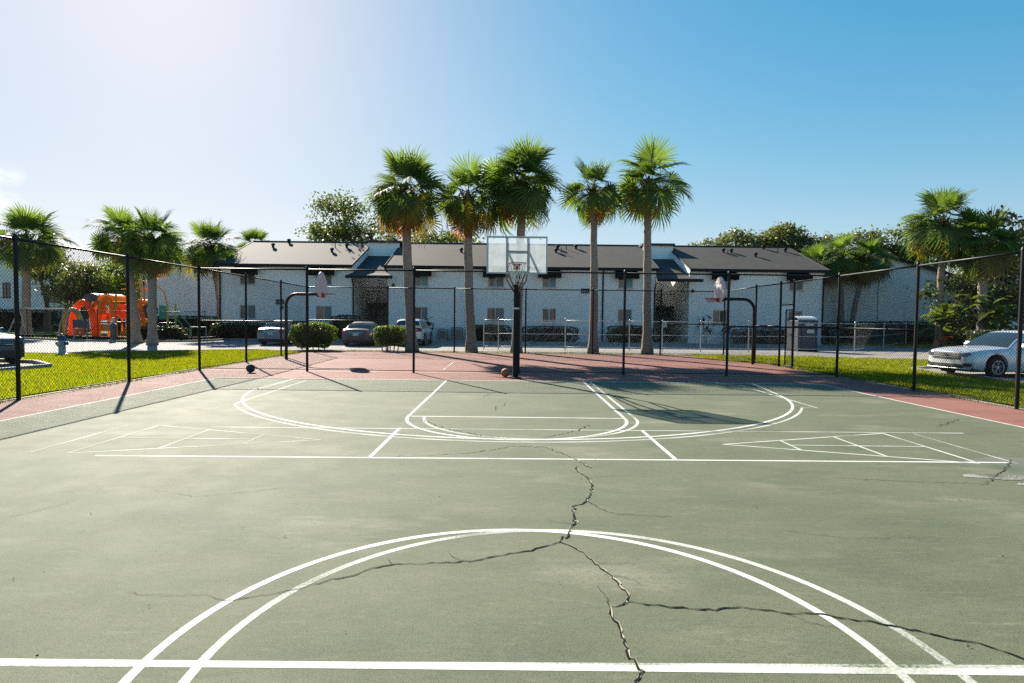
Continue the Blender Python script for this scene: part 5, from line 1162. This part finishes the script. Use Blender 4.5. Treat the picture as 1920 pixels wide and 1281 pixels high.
MB().lathe((0, -.12, .43), [(.08, 0), (.09, -.05), (.085, -.09), (.001, -.1)], 12, 'y').build('pumper_nozzle', m_hyd, hy)
ws = thing('utility_post', 'dark teal utility post with pale top by the playground grass', 'post', (-20.3, 30.1, -.03))
ws.location = (-24.6, 36.0, -.03)
MB().lathe((0, 0, 0), [(.001, 0), (.22, 0), (.22, .08), (.17, .12), (.17, .98), (.21, 1.0), (.21, 1.06), (.10, 1.15), (.001, 1.16)], 14).build('barrel', m_teald, ws, 'auto')
MB().lathe((0, 0, 1.14), [(.08, 0), (.10, .2), (.05, .34), (.001, .36)], 10).build('cap', m_hyd, ws, 'auto')
m_cab = mk('slate_cabin_plastic', (.045, .052, .068), (.06, .068, .085), rough=.6, scale=3); m_cabr = mk('translucent_white_roof', (.62, .63, .64), (.5, .52, .55), rough=.5, scale=5)
pt = thing('portable_toilet', 'slate grey portable toilet with white ribbed roof at right', 'portable toilet', (16.95, 34.2, -.035), R(8)); pt.scale = (1, 1, .9)
MB().cbox(-.58, .58, -.58, .58, .08, 2.0, .04).build('cabin', m_cab, pt); MB().box(-.62, .62, -.62, .62, 0, .08).build('skid', m_trim, pt)
dr = MB().box(-.40, .40, -.615, -.585, .2, 1.85).build('door', m_cab, pt); MB().box(-.1, .34, -.63, -.618, 1.18, 1.40).build('notice', m_frame, dr); MB().box(-.2, .3, -.63, -.618, 1.66, 1.76).build('vent', m_frame, dr); MB().box(-.36, -.30, -.64, -.618, .95, 1.1).build('latch', m_trim, dr)
for x in (-.56, .56): MB().tube([(x, -.56, .1), (x, -.56, 2.0)], .05, 8).build('corner_post', m_cab, pt)
V = []; F = []; N = 24
for i in range(N + 1):
    x = -.64 + 1.28 * i / N
    for y, z in ((-.64, 2.0), (-.45, 2.14), (0, 2.24), (.45, 2.14), (.64, 2.0)): V.append((x, y, z + (.035 if (i // 2) % 2 else 0) * (1 if abs(y) < .6 else .2)))
for i in range(N):
    for k in range(4): a = i * 5 + k; F.append((a, a + 5, a + 6, a + 1))
MB().add(V, F).build('roof', m_cabr, pt, 'auto')
for x, w, h_, lb in ((-5.05, .75, .85, 'smaller grey air conditioner against the wall left of the second palm'), (-4.0, .85, .95, 'larger grey air conditioner nearest the second palm trunk'), (17.4, .75, .85, 'grey air conditioner in the shrubs left of the toilet cabin'), (18.6, .75, .85, 'grey air conditioner in the shrubs behind the gate')):
    ac = thing('air_conditioner', lb, 'air conditioner', (x, 42.2, 0))
    MB().cbox(-w / 2, w / 2, -w / 2, w / 2, .05, h_, .03).build('case', m_gr, ac); MB().box(-w / 2 - .05, w / 2 + .05, -w / 2 - .05, w / 2 + .05, -.02, .05).build('pad', m_kerb, ac)
    gl = MB()
    for k in range(8): gl.box(-w / 2 + .06, w / 2 - .06, -w / 2 - .012, -w / 2 - .002, .14 + k * (h_ - .25) / 8, .18 + k * (h_ - .25) / 8)
    gl.build('grille', m_pu, ac)
    MB().lathe((0, 0, h_), [(.001, .0), (w * .38, .0), (w * .38, .03), (w * .34, .035)], 16).build('fan_guard', m_trim, ac)
